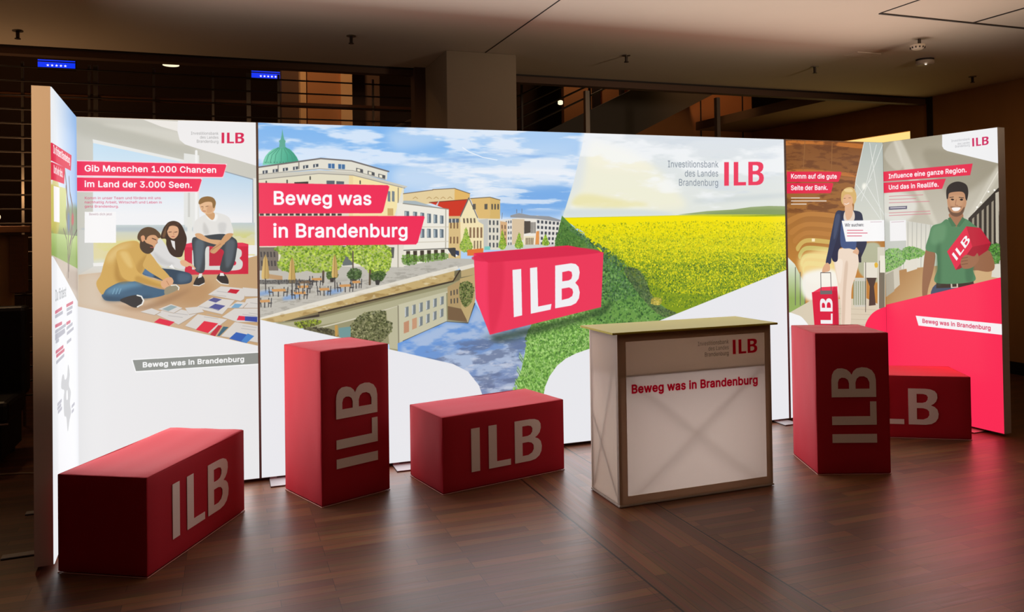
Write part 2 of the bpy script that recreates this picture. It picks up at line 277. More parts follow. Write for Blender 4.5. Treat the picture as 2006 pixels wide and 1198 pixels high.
PRINTS = {
 'A': [
["G",[234,238,242],[150,186,232],[118,1911,936,2079],[-61,2315,1181,2246,1125,1370,-102,1403]],
["G",[214,216,150],[186,196,120],[111,1763,101,1543],[-39,1754,509,1764,495,1499,-51,1500]],
["B",[128,140,90],0.8,30,[503,1659,1064,1678,1053,1498,-2,1514,50,1550,498,1555]],
["B",[206,186,80],0.6,20,[10,1771,218,1770,207,1544,0,1543]],
["G",[182,204,130],[146,172,92],[434,1515,429,1420],[-49,1528,1134,1516,1121,1316,-54,1430]],
["P",[200,186,172],[-54,1430,1121,1316,1105,1063,-58,1332]],
["B",[176,160,146],0.6,20,[549,1337,1119,1289,1113,1189,545,1265]],
["L",[132,116,108],26,[453,1856,522,1773,555,1677,513,1611,585,1531,553,1418,560,1304]],
["L",[132,116,108],26,[628,1828,663,1748,768,1685,736,1600,760,1532,634,1466,587,1336]],
["L",[132,116,108],26,[767,1668,777,1601,677,1532]],
["L",[132,116,108],26,[497,1771,605,1663,638,1548]],
["B",[196,90,90],0.9,14,[738,1634,822,1636,819,1584,721,1583]],
["B",[110,130,170],0.8,16,[552,1629,643,1631,625,1548,561,1556]],
["L",[110,96,90],10,[377,1554,507,1499,590,1385]],
["L",[110,96,90],10,[1026,1561,758,1499,603,1384]],
["P",[236,237,240],[-101,1438,43,1413,1148,1095,989,-1354,-196,-674]],
["P",[222,40,74],[-78,1947,750,1961,710,1873,-82,1863]],
["P",[222,40,74],[-82,1856,466,1871,424,1783,-86,1775]],
["P",[246,240,240],[49,1751,250,1754,241,1582,51,1583]],
["T",[250,250,250],0,0.03,[47,1906,679,1909],"Du förderst Brandenburg"],
["T",[250,250,250],0,0.03,[52,1813,379,1813],"Und wir dich."],
["T",[160,164,168],0,0.02,[80,1207,469,1204],"Du förderst"],
["L",[206,110,130],16,[77,1154,298,1156]],
["L",[206,110,130],16,[478,1154,758,1151]],
["L",[180,180,190],16,[76,1134,328,1133]],
["L",[180,180,190],16,[487,1132,732,1128]],
["L",[180,180,190],16,[497,1108,706,1105]],
["L",[206,110,130],16,[74,1089,295,1083]],
["L",[206,110,130],16,[473,1062,632,1058]],
["L",[180,180,190],16,[73,1062,440,1059]],
["L",[180,180,190],16,[72,1044,396,1038]],
["L",[180,180,190],16,[71,1030,406,1029]],
["L",[180,180,190],16,[482,1036,727,1037]],
["L",[180,180,190],16,[492,1008,774,1007]],
["L",[180,180,190],16,[89,1013,183,1012]],
["L",[180,180,190],16,[489,962,662,960]],
["L",[206,110,130],16,[87,965,339,961]],
["L",[206,110,130],16,[104,944,380,939]],
["L",[180,180,190],16,[102,914,368,914]],
["L",[180,180,190],16,[130,709,265,705]],
["L",[180,180,190],16,[129,690,244,687]],
["L",[180,180,190],16,[147,670,273,666]],
["L",[180,180,190],16,[676,593,800,588]],
["L",[180,180,190],16,[675,565,761,561]],
["S",[196,197,200],[527,843,593,783,555,731,634,681,596,630,639,571,568,542,497,500,447,582,363,613,346,698,369,735,258,768,291,817,353,818,393,786,480,786]],
["S",[240,240,242],[454,713,498,713,507,668,452,675]],
 ],
 'B': [
["P",[203,201,191],[-3,2223,1011,2222,988,-140,-18,-11]],
["B",[188,186,174],0.8,40,[7,2211,135,2186,521,2100,635,2053,635,1979,464,2006,86,2083,7,2116]],
["P",[236,232,226],[354,2206,551,2200,544,2141,454,2166]],
["B",[214,212,202],0.7,20,[135,2174,544,2138,578,2065,353,2120]],
["G",[196,222,240],[240,240,242],[242,2050,239,1639],[87,2060,584,1953,576,1390,81,1282]],
["P",[232,232,228],[85,2081,586,1967,586,1952,87,2059]],
["P",[228,228,224],[578,2009,664,1998,658,1326,572,1328]],
["L",[205,204,198],12,[606,1947,601,1389]],
["L",[240,240,238],14,[648,2023,642,1388]],
["G",[188,214,234],[238,238,240],[809,1887,807,1611],[663,1911,815,1900,975,1854,970,1254,658,1264]],
["L",[150,160,170],6,[810,1901,975,1854,970,1444]],
["P",[226,226,220],[976,1864,1007,1858,999,1062,968,1063]],
["G",[196,206,206],[222,212,164],[198,1573,197,1467],[84,1580,581,1575,579,1321,82,1335]],
["B",[180,190,196],0.8,10,[84,1566,617,1560,616,1537,84,1544]],
["C",[220,214,140],120,50,0.45,0.7,[83,1514,580,1514,579,1345,82,1358]],
["B",[214,220,214],0.7,20,[82,1373,197,1377,196,1340,82,1335]],
["G",[192,204,206],[226,216,160],[911,1589,909,1462],[829,1586,982,1585,980,1381,827,1385]],
["C",[206,206,120],90,50,0.45,0.7,[835,1526,982,1524,980,1397,834,1401]],
["P",[228,228,222],[594,1623,621,1622,618,1343,592,1344]],
["P",[205,205,200],[11,1552,84,1552,86,1335,9,1293]],
["P",[236,234,230],[82,1358,347,1366,347,1336,85,1328]],
["P",[214,212,205],[86,1339,347,1339,129,1300,9,1292]],
["P",[236,234,230],[939,1446,996,1445,995,1389,939,1390]],
["G",[196,162,122],[206,176,146],[614,1266,331,1093],[6,1292,129,1303,347,1328,578,1279,999,1381,993,810,5,1101]],
["B",[176,130,86],0.6,60,[401,1212,722,1232,685,1093,541,1084,415,1120]],
["B",[212,196,176],0.8,50,[9,1286,129,1289,128,1162,263,1089,8,1101]],
["B",[150,112,80],0.6,24,[128,1140,317,1094,614,1189,414,1082,262,1081]],
["P",[206,40,66],[576,1445,594,1462,909,1462,943,1452,941,1268,578,1274]],
["P",[226,58,84],[579,1459,616,1467,909,1462,943,1446,943,1439,580,1440]],
["B",[170,26,50],0.5,10,[688,1427,790,1425,789,1339,716,1325]],
["P",[214,214,208],[688,1443,717,1442,715,1324,780,1323,776,1297,688,1300]],
["S",[214,214,208],[872,1430,901,1415,903,1383,892,1366,908,1344,906,1312,885,1295,817,1294,826,1322,863,1324,871,1340,861,1353,850,1359,864,1376,868,1392,863,1405]],
["P",[214,214,208],[619,1421,641,1428,642,1304,618,1305]],
["S",[58,66,72],[620,1487,659,1504,798,1518,865,1488,879,1455,875,1415,860,1337,830,1284,778,1299,790,1370,797,1417,732,1442,695,1427,687,1293,636,1300,626,1397]],
["B",[92,108,118],0.8,14,[638,1475,688,1466,665,1311,640,1312]],
["B",[96,108,116],0.7,14,[813,1464,865,1471,845,1345,811,1315]],
["S",[226,224,220],[679,1630,726,1649,777,1645,829,1621,847,1574,855,1518,813,1511,798,1521,689,1510,670,1522,638,1520,625,1545,639,1599]],
["B",[190,188,184],0.6,10,[689,1591,718,1528,696,1513,682,1544]],
["B",[196,196,194],0.6,10,[770,1582,814,1582,806,1527,776,1527]],
["B",[244,243,240],0.8,8,[704,1630,763,1637,755,1598,718,1606]],
["S",[206,158,112],[697,1649,744,1649,749,1621,735,1604,711,1623]],
["S",[214,166,122],[638,1520,670,1521,717,1489,791,1478,805,1456,768,1451,710,1467,649,1495]],
["S",[206,156,110],[813,1516,855,1518,835,1487,809,1464,775,1425,746,1399,721,1409,732,1430,776,1469]],
["L",[170,120,84],4,[732,1426,761,1441,783,1457]],
["L",[176,128,90],3,[724,1411,750,1434]],
["S",[228,184,142],[663,1708,680,1727,727,1727,749,1700,753,1676,739,1649,711,1640,690,1647,670,1667]],
["S",[142,106,62],[658,1706,663,1727,680,1742,712,1748,742,1739,756,1715,754,1692,745,1675,738,1684,733,1712,698,1714,667,1700]],
["B",[200,150,110],0.6,6,[712,1692,741,1684,734,1653,704,1647]],
["L",[110,74,50],3,[672,1684,683,1686]],
["L",[110,74,50],3,[699,1686,712,1689]],
["L",[176,104,84],4,[681,1659,697,1658]],
["L",[190,142,100],4,[684,1683,680,1667]],
["S",[44,42,42],[627,1213,632,1235,647,1259,675,1264,688,1240,685,1221,657,1207]],
["S",[44,42,42],[758,1246,773,1273,804,1270,824,1236,822,1209,788,1217]],
["L",[232,230,224],5,[625,1210,657,1205,686,1219]],
["L",[232,230,224],5,[756,1240,781,1215,824,1207]],
["P",[226,224,220],[650,1250,658,1279,676,1280,672,1257]],
["P",[226,224,220],[774,1261,778,1280,796,1278,803,1260]],
["S",[52,70,88],[344,1313,375,1335,458,1316,515,1308,600,1284,618,1254,603,1224,535,1218,472,1236,402,1264,348,1284]],
["B",[84,120,158],0.9,10,[344,1313,381,1331,402,1296,402,1265,350,1284]],
["B",[86,108,128],0.7,16,[543,1284,607,1274,600,1236,542,1230]],
["S",[218,216,214],[442,1495,412,1463,389,1422,397,1380,430,1348,465,1323,501,1330,543,1311,579,1312,573,1345,562,1359,515,1392,473,1455]],
["B",[188,186,184],0.6,12,[403,1418,473,1363,515,1346,501,1330,437,1348]],
["P",[240,238,236],[488,1324,506,1340,522,1311]],
["S",[62,42,30],[490,1593,474,1577,460,1555,447,1516,448,1495,474,1491,476,1455,494,1408,522,1384,558,1384,570,1410,586,1460,589,1499,577,1538,564,1569,545,1591,517,1600]],
["B",[128,92,58],0.8,8,[490,1585,467,1547,454,1509,467,1501,481,1547,503,1577]],
["B",[120,86,60],0.6,8,[503,1591,538,1589,545,1577,510,1572]],
["P",[226,222,220],[500,1485,523,1478,526,1423,510,1446]],
["S",[222,170,132],[481,1539,486,1560,506,1571,534,1566,545,1546,541,1515,523,1494,506,1494,489,1510]],
["L",[92,60,46],4,[490,1533,504,1534]],
["L",[92,60,46],4,[522,1532,536,1534]],
["L",[170,84,76],4,[506,1506,520,1506]],
["L",[196,142,106],4,[515,1532,518,1517]],
["S",[72,48,34],[485,1547,496,1569,524,1578,549,1553,545,1572,524,1592,496,1585,479,1562,474,1531]],
["S",[226,176,136],[552,1358,576,1363,601,1347,618,1337,638,1310,605,1327,587,1321,559,1334]],
["L",[226,180,140],7,[608,1341,636,1310]],
["S",[66,98,124],[127,1171,143,1202,216,1240,298,1246,360,1220,429,1196,468,1185,463,1158,394,1142,311,1141,229,1131,154,1136,133,1152]],
["B",[104,146,172],0.8,22,[148,1191,216,1232,298,1239,346,1222,263,1202,182,1175]],
["B",[44,66,86],0.7,18,[138,1162,222,1151,318,1155,401,1151,318,1132,161,1134]],
["L",[120,160,184],5,[195,1205,184,1175]],
["L",[120,160,184],5,[212,1204,201,1174]],
["L",[120,160,184],5,[228,1203,217,1174]],
["S",[206,164,86],[320,1479,265,1481,211,1463,164,1422,139,1356,122,1289,99,1245,108,1203,131,1173,155,1206,230,1244,305,1246,347,1296,372,1358,382,1403,348,1427]],
["B",[226,196,130],0.8,30,[293,1473,211,1452,156,1393,169,1355,231,1422]],
["B",[168,122,50],0.7,18,[210,1392,226,1279,277,1247,216,1240,196,1295]],
["B",[176,132,62],0.6,16,[319,1351,375,1403,347,1305,312,1283]],
["S",[210,168,92],[361,1379,379,1412,403,1386,437,1333,472,1294,497,1255,472,1237,430,1264,374,1304,347,1336]],
["S",[212,170,90],[205,1392,217,1429,265,1428,299,1360,318,1304,360,1273,430,1242,467,1236,459,1201,401,1215,319,1241,257,1255,227,1294]],
["B",[178,134,60],0.6,12,[319,1276,429,1226,464,1217,457,1201,318,1236]],
["B",[230,200,130],0.6,14,[224,1414,265,1413,292,1329,264,1338]],
["S",[220,168,128],[444,1233,472,1257,500,1262,514,1239,507,1221,483,1194,452,1203]],
["L",[184,128,92],4,[476,1240,488,1217]],
["S",[150,140,116],[466,1194,501,1213,539,1212,543,1191,506,1170,467,1159]],
["L",[236,232,222],6,[501,1213,528,1215,544,1199,541,1185]],
["S",[52,48,48],[222,1137,277,1159,326,1160,351,1130,331,1096,297,1090,256,1113]],
["L",[236,234,228],8,[315,1161,337,1154,349,1129,341,1107,316,1093]],
["S",[214,160,118],[334,1526,376,1533,432,1514,429,1485,419,1463,407,1438,382,1429,355,1443,333,1465]],
["S",[74,56,42],[334,1482,348,1495,365,1472,380,1464,401,1453,407,1433,396,1415,375,1405,349,1416,332,1444]],
["S",[92,68,44],[319,1497,323,1526,343,1553,376,1565,412,1555,440,1527,446,1504,432,1498,416,1515,390,1516,373,1505,365,1487,354,1496,347,1480,334,1480]],
["S",[220,158,118],[337,1506,350,1516,359,1505,356,1486,344,1478]],
["L",[70,48,34],5,[399,1497,419,1488]],
["L",[176,84,76],5,[389,1444,403,1442]],
["L",[180,124,90],4,[423,1485,427,1471,419,1463]],
["P",[172,150,128],[709,1147,782,1195,931,1174,915,1111,896,1099]],
["P",[214,208,202],[707,1150,781,1198,929,1177,914,1114,895,1103]],
["P",[172,150,128],[908,1183,999,1171,998,1124,923,1127]],
["P",[214,208,202],[907,1186,997,1174,997,1127,921,1130]],
["P",[172,150,128],[636,1069,730,1127,863,1106,788,1023]],
["P",[214,208,202],[634,1072,729,1130,861,1109,787,1026]],
["P",[172,150,128],[415,1041,486,1083,650,1037,542,973]],
["P",[214,208,202],[414,1044,485,1086,648,1040,540,976]],
["P",[172,150,128],[332,1060,395,1078,444,1055,408,1037]],
["P",[214,208,202],[331,1063,393,1081,442,1058,407,1040]],
["P",[172,150,128],[430,1071,500,1098,564,1072,514,1044]],
["P",[214,208,202],[428,1074,499,1101,562,1075,513,1047]],
["P",[172,150,128],[578,1071,657,1076,686,1043,599,1032]],
["P",[214,208,202],[577,1075,656,1079,684,1046,598,1035]],
["P",[172,150,128],[788,1007,877,1066,997,1052,997,965,876,971]],
["P",[214,208,202],[786,1010,876,1069,996,1055,995,968,875,974]],
["P",[172,150,128],[577,964,650,1029,817,990,714,910]],
["P",[214,208,202],[576,967,648,1033,816,993,712,913]],
["P",[172,150,128],[779,890,862,972,996,941,995,838,905,859]],
["P",[214,208,202],[778,893,860,975,995,944,994,841,904,863]],
["P",[172,150,128],[930,1111,998,1116,997,1052,907,1056]],
["P",[214,208,202],[929,1114,997,1119,996,1055,906,1060]],
["P",[172,150,128],[818,1060,878,1097,937,1087,907,1056]],
["P",[214,208,202],[816,1064,876,1100,936,1090,906,1060]],
["P",[196,28,52],[817,1158,836,1179,890,1171,869,1148]],
["P",[86,86,140],[707,1115,740,1130,786,1117,751,1099]],
["P",[80,84,146],[710,1070,747,1092,806,1077,765,1050]],
["P",[222,44,70],[405,997,435,1019,518,993,488,970]],
["P",[150,168,170],[449,1073,499,1095,534,1083,484,1059]],
["P",[222,40,64],[636,940,684,990,763,971,705,916]],
["P",[190,44,60],[716,905,764,961,786,956,745,894]],
["P",[64,100,118],[756,895,793,951,824,946,771,894]],
["P",[220,48,76],[871,986,883,1012,919,1007,918,982]],
["P",[58,76,156],[919,1007,992,1000,991,968,918,980]],
["P",[50,96,178],[826,875,867,912,972,882,926,841]],
["P",[74,132,200],[896,855,934,900,972,882,926,841]],
["P",[120,166,200],[839,1063,861,1088,906,1083,883,1061]],
["L",[176,172,170],3,[758,1168,839,1154]],
["L",[176,172,170],3,[729,1149,810,1135]],
["L",[176,172,170],3,[656,1079,736,1064]],
["L",[176,172,170],3,[685,1070,765,1055]],
["L",[176,172,170],3,[513,1047,591,1032]],
["L",[176,172,170],3,[484,1033,562,1018]],
["L",[176,172,170],3,[905,949,987,934]],
["L",[176,172,170],3,[897,934,979,918]],
["L",[176,172,170],3,[943,1026,1026,1011]],
["L",[176,172,170],3,[905,1020,988,1005]],
["L",[176,172,170],3,[684,1015,764,1000]],
["L",[176,172,170],3,[699,1030,779,1015]],
["L",[176,172,170],3,[951,1089,1034,1074]],
["P",[232,231,232],[-12,1115,8,1108,994,821,999,-171,-19,-39]],
["P",[246,246,246],[281,785,997,783,996,703,302,707]],
["P",[142,145,140],[288,780,997,777,996,710,305,714]],
["T",[248,248,248],0,0.04,[339,734,914,730],"Beweg was in Brandenburg"],
["P",[238,236,236],[546,2206,1014,2216,1011,1935,641,2044,584,2063,555,2089,543,2141]],
["P",[246,214,222],[3,1957,824,1949,800,1861,2,1863]],
["P",[246,214,222],[2,1861,682,1860,661,1771,2,1772]],
["P",[238,48,88],[3,1951,813,1945,819,1938,799,1871,790,1867,2,1869]],
["P",[238,48,88],[2,1856,672,1855,677,1847,657,1781,650,1777,2,1778]],
["T",[252,252,252],0,0.03,[40,1893,763,1893],"Gib Menschen 1.000 Chancen"],
["T",[252,252,252],0,0.03,[39,1802,624,1800],"im Land der 3.000 Seen."],
["T",[214,70,104],0,0.02,[40,1730,448,1731],"Komm in unser Team und fördere mit uns"],
["T",[214,70,104],0,0.02,[40,1706,454,1705],"nachhaltig Arbeit, Wirtschaft und Leben in"],
["T",[214,70,104],0,0.02,[40,1682,221,1681],"ganz Brandenburg."],
["P",[246,244,244],[41,1657,205,1656,204,1474,39,1477]],
["T",[170,140,150],0,0.01,[63,1637,184,1636],"Bewirb dich jetzt"],
["T",[160,160,160],0,0.012,[618,2123,776,2126],"Investitionsbank"],
["T",[160,160,160],0,0.012,[669,2100,776,2102],"des Landes"],
["T",[160,160,160],0,0.012,[650,2075,776,2076],"Brandenburg"],
["I",[214,40,84],[794,2140,925,2143,925,2078,793,2075],"ILB"],
 ],
 'C': [
["G",[124,180,238],[176,206,240],[961,2224,952,1562],[-39,2256,4118,2409,4043,-734,-63,-192]],
["C",[245,247,252],330,70,0.42,0.7,[-9,2212,2565,2299,2551,1530,-16,1559]],
["B",[238,241,247],0.4,60,[853,2188,1368,2211,2322,2199,2274,2090,1615,2067,1326,2132,967,2069,852,2081]],
["B",[236,240,246],0.5,70,[888,1945,1448,2048,2228,2072,2189,1881,1611,1788,1121,1786,887,1815]],
["C",[138,180,232],500,60,0.58,0.9,[890,2082,2229,2114,2134,1823,887,1815]],
["B",[110,165,228],0.75,60,[1577,1772,2134,1823,2076,1610,1608,1621]],
["C",[240,243,248],300,34,0.45,0.7,[1364,1936,2190,1947,2077,1659,1360,1661]],
["L",[245,248,252],5,[1334,2083,1382,2054,1472,2021,1581,2003]],
["G",[120,205,172],[62,160,132],[78,2027,217,1986],[32,1945,38,1974,50,2001,71,2027,99,2048,130,2057,169,2059,197,2048,221,2024,240,1997,251,1972,196,1957]],
["L",[70,150,125],4,[127,2056,68,2009,53,1958]],
["L",[70,150,125],4,[133,2056,89,2009,77,1958]],
["L",[70,150,125],4,[140,2056,112,2010,105,1959]],
["L",[70,150,125],4,[150,2056,145,2010,143,1959]],
["L",[70,150,125],4,[160,2056,181,2011,185,1960]],
["L",[70,150,125],4,[168,2056,207,2011,217,1961]],
["L",[70,150,125],4,[173,2057,224,2012,237,1961]],
["P",[95,170,150],[132,2059,136,2085,131,2097,143,2108,149,2137,153,2174,158,2138,164,2109,173,2098,169,2083,172,2059]],
["L",[50,110,95],4,[46,1963,48,1961]],
["L",[50,110,95],4,[64,1963,66,1961]],
["L",[50,110,95],4,[82,1963,84,1961]],
["L",[50,110,95],4,[100,1964,102,1962]],
["L",[50,110,95],4,[118,1964,120,1962]],
["L",[50,110,95],4,[136,1964,138,1962]],
["L",[50,110,95],4,[155,1965,157,1963]],
["L",[50,110,95],4,[173,1965,175,1963]],
["L",[50,110,95],4,[191,1965,193,1963]],
["L",[50,110,95],4,[209,1966,211,1963]],
["L",[50,110,95],4,[228,1966,230,1964]],
["P",[226,222,208],[3,1928,388,1991,582,1979,817,1913,813,1860,592,1903,380,1923,2,1883]],
["L",[110,105,105],9,[3,1930,388,1992,582,1980,825,1914]],
["L",[120,115,110],6,[126,1952,125,1905]],
["L",[120,115,110],6,[252,1968,252,1925]],
["P",[244,226,170],[581,1892,924,1814,913,1282,574,1292]],
["P",[226,220,196],[2,1860,380,1897,581,1892,574,1292,-3,1308]],
["P",[236,214,160],[581,1892,592,1888,585,1292,559,1292,566,1892]],
["P",[206,202,188],[2,1887,377,1917,592,1909,951,1816,931,1805,592,1888,376,1898,2,1853]],
["L",[150,146,138],5,[2,1853,376,1896,592,1887,931,1805]],
["L",[150,146,138],4,[2,1885,377,1926,592,1917,801,1860]],
["P",[70,80,92],[32,1909,62,1913,62,1895,32,1889]],
["P",[225,225,220],[42,1909,49,1910,48,1892,42,1891]],
["P",[70,80,92],[93,1918,123,1922,123,1904,93,1898]],
["P",[225,225,220],[103,1918,110,1918,109,1901,102,1900]],
["P",[70,80,92],[154,1927,185,1931,185,1913,154,1907]],
["P",[225,225,220],[164,1927,171,1927,171,1910,164,1909]],
["P",[70,80,92],[216,1936,247,1940,247,1922,216,1915]],
["P",[225,225,220],[226,1936,233,1936,233,1919,226,1918]],
["P",[70,80,92],[278,1945,310,1949,309,1931,278,1924]],
["P",[225,225,220],[288,1945,295,1945,295,1927,288,1927]],
["P",[70,80,92],[341,1954,373,1958,373,1940,341,1933]],
["P",[225,225,220],[351,1954,358,1954,358,1936,351,1936]],
["P",[66,110,160],[435,1960,475,1960,475,1928,435,1931]],
["P",[70,112,158],[498,1958,541,1956,540,1925,498,1927]],
["L",[215,220,222],4,[455,1961,455,1930]],
["L",[215,220,222],4,[519,1959,518,1926]],
["P",[84,86,90],[613,1936,657,1925,657,1902,613,1914]],
["P",[238,232,210],[619,1930,638,1926,638,1910,619,1914]],
["P",[84,86,90],[687,1918,732,1906,732,1884,687,1895]],
["P",[238,232,210],[693,1912,713,1908,713,1891,693,1895]],
["P",[84,86,90],[756,1899,802,1888,801,1865,756,1876]],
["P",[238,232,210],[762,1893,782,1889,782,1872,762,1876]],
["P",[90,100,110],[423,1851,474,1851,473,1828,423,1827]],
["P",[90,100,110],[485,1848,534,1846,533,1828,484,1828]],
["L",[70,70,66],8,[53,1843,53,1827]],
["L",[70,70,66],8,[179,1851,179,1835]],
["L",[70,70,66],8,[321,1874,321,1858]],
["L",[70,70,66],8,[637,1850,637,1833]],
["P",[60,58,55],[223,1839,265,1841,309,1844,309,1829,223,1827]],
["P",[120,132,140],[817,1786,834,1783,833,1715,816,1718]],
["P",[120,132,140],[845,1786,862,1783,861,1715,844,1718]],
["P",[205,170,110],[814,1672,852,1671,852,1625,814,1625]],
["L",[150,140,120],7,[887,1806,878,1268]],
["P",[66,62,60],[12,1642,36,1642,36,1629,12,1629]],
["P",[66,62,60],[48,1642,72,1642,72,1629,48,1629]],
["P",[66,62,60],[84,1642,108,1641,108,1628,84,1629]],
["P",[66,62,60],[120,1641,144,1641,144,1628,120,1628]],
["P",[66,62,60],[156,1641,181,1641,180,1628,156,1628]],
["P",[66,62,60],[192,1641,217,1641,217,1628,192,1628]],
["P",[66,62,60],[229,1641,254,1641,254,1627,229,1628]],
["P",[66,62,60],[266,1641,291,1640,291,1627,266,1627]],
["P",[66,62,60],[303,1640,328,1640,328,1627,303,1627]],
["P",[66,62,60],[340,1640,365,1640,365,1627,340,1627]],
["P",[66,62,60],[377,1640,402,1640,402,1627,377,1627]],
["P",[66,62,60],[415,1640,440,1640,440,1626,415,1626]],
["P",[66,62,60],[452,1640,478,1639,478,1626,452,1626]],
["P",[66,62,60],[490,1639,516,1639,516,1626,490,1626]],
["P",[226,224,214],[920,1816,913,1282,802,1285,804,1444]],
["P",[228,206,158],[921,1767,1121,1792,1121,1797,1273,1804,1271,1709,920,1694]],
["P",[226,182,104],[1273,1804,1380,1770,1379,1693,1271,1709]],
["L",[120,100,80],5,[921,1768,1121,1794,1121,1797,1273,1805,1381,1770]],
["L",[190,160,110],5,[986,1736,1002,1747,1017,1736]],
["L",[190,160,110],5,[1080,1736,1096,1747,1112,1736]],
["L",[190,160,110],5,[1128,1736,1144,1747,1160,1736]],
["L",[190,160,110],5,[1176,1736,1192,1747,1207,1736]],
["L",[190,160,110],5,[1224,1736,1240,1748,1256,1736]],
["P",[205,60,42],[1096,1710,1361,1730,1327,1615,1222,1615,1219,1662]],
["L",[120,60,50],5,[1096,1710,1361,1730]],
["P",[240,226,182],[1371,1741,1432,1608,1434,1579,1314,1580,1311,1616]],
["L",[110,105,105],8,[1311,1615,1373,1741]],
["L",[110,105,105],6,[1373,1741,1433,1606]],
["P",[216,188,132],[1230,1618,1311,1618,1310,1310,1222,1313]],
["P",[222,186,118],[1384,1736,1524,1745,1522,1598,1441,1598]],
["P",[214,180,110],[1524,1745,1598,1726,1596,1581,1522,1598]],
["L",[110,95,75],5,[1384,1737,1524,1746,1598,1727]],
["P",[96,92,84],[1400,1699,1421,1701,1421,1663,1399,1663]],
["P",[96,92,84],[1484,1699,1506,1701,1505,1663,1484,1663]],
["P",[88,84,76],[1534,1700,1545,1699,1544,1661,1534,1662]],
["P",[88,84,76],[1556,1700,1567,1699,1566,1661,1555,1662]],
["P",[88,84,76],[1578,1700,1589,1699,1588,1661,1577,1662]],
["P",[222,216,200],[1433,1601,1596,1597,1590,1382,1438,1386]],
["P",[196,196,190],[1441,1590,1508,1598,1504,1384,1438,1386]],
["W",[84,88,92],3,4,0.45,0.62,[1508,1598,1591,1594,1585,1390,1506,1392]],
["P",[243,226,180],[1310,1580,1433,1582,1475,1558,1473,1377,1311,1380]],
["W",[112,100,84],4,1,0.5,1,[1323,1602,1422,1603,1424,1571,1326,1569]],
["W",[140,112,84],4,1,0.55,1,[1368,1540,1472,1539,1471,1468,1367,1469]],
["W",[140,122,96],3,1,0.5,1,[1398,1449,1464,1448,1463,1393,1397,1394]],
["W",[130,100,72],3,2,0.45,0.45,[1234,1608,1302,1607,1300,1404,1227,1406]],
["P",[90,96,104],[1230,1601,1301,1601,1300,1574,1229,1573]],
["P",[228,222,208],[1247,1600,1254,1600,1253,1573,1247,1573]],
["P",[228,222,208],[1274,1599,1280,1599,1279,1573,1274,1573]],
["P",[228,224,216],[1596,1589,1874,1619,2058,1581,2035,1291,1592,1303]],
["P",[150,152,156],[1672,1620,1736,1636,1822,1619,1961,1612,2056,1584,2040,1573,1865,1595,1672,1606]],
["L",[120,125,135],5,[1719,1636,1719,1660]],
["L",[120,125,135],4,[1608,1597,1613,1637]],
["L",[120,125,135],4,[1757,1636,1758,1664]],
["P",[216,194,162],[1684,1596,1777,1592,1767,1451,1681,1412]],
["P",[238,232,222],[1777,1592,1863,1588,1857,1409,1767,1451]],
["P",[86,78,70],[1774,1580,1821,1579,1820,1498,1772,1491]],
["W",[96,90,84],4,1,0.6,1,[1821,1571,1861,1572,1860,1494,1820,1494]],
["W",[72,76,84],6,5,0.55,0.55,[1865,1595,2045,1577,2024,1398,1862,1401]],
["W",[96,100,108],3,5,0.5,0.5,[1633,1589,1684,1596,1681,1404,1630,1405]],
["P",[215,175,130],[1596,1581,1646,1573,1643,1405,1593,1398]],
["W",[120,96,76],2,3,0.4,0.6,[1599,1565,1643,1561,1641,1429,1597,1430]],
["P",[236,222,190],[1772,1475,1850,1474,1844,1401,1767,1403]],
["W",[110,92,70],5,1,0.55,1,[1781,1463,1844,1462,1841,1413,1780,1415]],
["P",[225,150,84],[1863,1506,1885,1510,1884,1417,1853,1409]],
["P",[205,205,200],[1594,1414,2038,1414,2032,1341,1592,1343]],
["P",[120,200,190],[1480,1408,1521,1409,1521,1384,1480,1385]],
["P",[236,232,220],[878,1707,918,1705,1231,1666,1222,1305,872,1284]],
["P",[170,182,186],[920,1723,1002,1721,1119,1686,1215,1668,1088,1687,918,1705]],
["L",[140,135,125],6,[918,1704,1227,1665]],
["P",[200,206,210],[1171,1733,1151,1685,1137,1689]],
["P",[98,112,122],[927,1654,958,1652,958,1617,927,1617]],
["P",[170,184,190],[929,1650,941,1649,940,1620,929,1620]],
["P",[98,112,122],[985,1649,1012,1647,1011,1612,985,1612]],
["P",[170,184,190],[987,1645,997,1644,996,1615,987,1615]],
["P",[98,112,122],[1035,1643,1060,1640,1060,1601,1034,1601]],
["P",[170,184,190],[1037,1639,1046,1638,1046,1604,1037,1604]],
["P",[98,112,122],[1081,1636,1107,1634,1106,1573,1080,1573]],
["P",[170,184,190],[1083,1632,1092,1632,1091,1576,1082,1576]],
["P",[98,112,122],[1125,1630,1150,1627,1149,1571,1124,1571]],
["P",[170,184,190],[1127,1626,1136,1625,1135,1574,1126,1574]],
["P",[98,112,122],[1169,1623,1193,1621,1192,1567,1168,1568]],
["P",[170,184,190],[1172,1620,1179,1619,1179,1571,1171,1571]],
["P",[98,112,122],[1034,1536,1060,1533,1059,1475,1033,1475]],
["P",[170,184,190],[1036,1532,1045,1531,1045,1478,1035,1478]],
["P",[98,112,122],[1078,1535,1104,1533,1104,1474,1077,1475]],
["P",[170,184,190],[1080,1532,1089,1531,1089,1478,1079,1478]],
["P",[98,112,122],[1123,1533,1150,1530,1150,1474,1123,1474]],
["P",[170,184,190],[1126,1529,1135,1528,1135,1477,1125,1477]],
["P",[98,112,122],[1166,1532,1192,1529,1191,1473,1166,1473]],
["P",[170,184,190],[1169,1528,1177,1527,1177,1476,1168,1476]],
["L",[170,165,150],6,[1210,1662,1203,1321]],
["L",[205,198,180],5,[883,1549,1225,1545]],
["L",[205,198,180],5,[882,1443,1224,1448]],
["F",170,4,9,[[150,188,52],[120,165,50],[178,205,72],[96,140,46]],[1350,1544,1373,1468,1396,1408,1372,1375,1324,1376,1301,1410,1326,1469]],
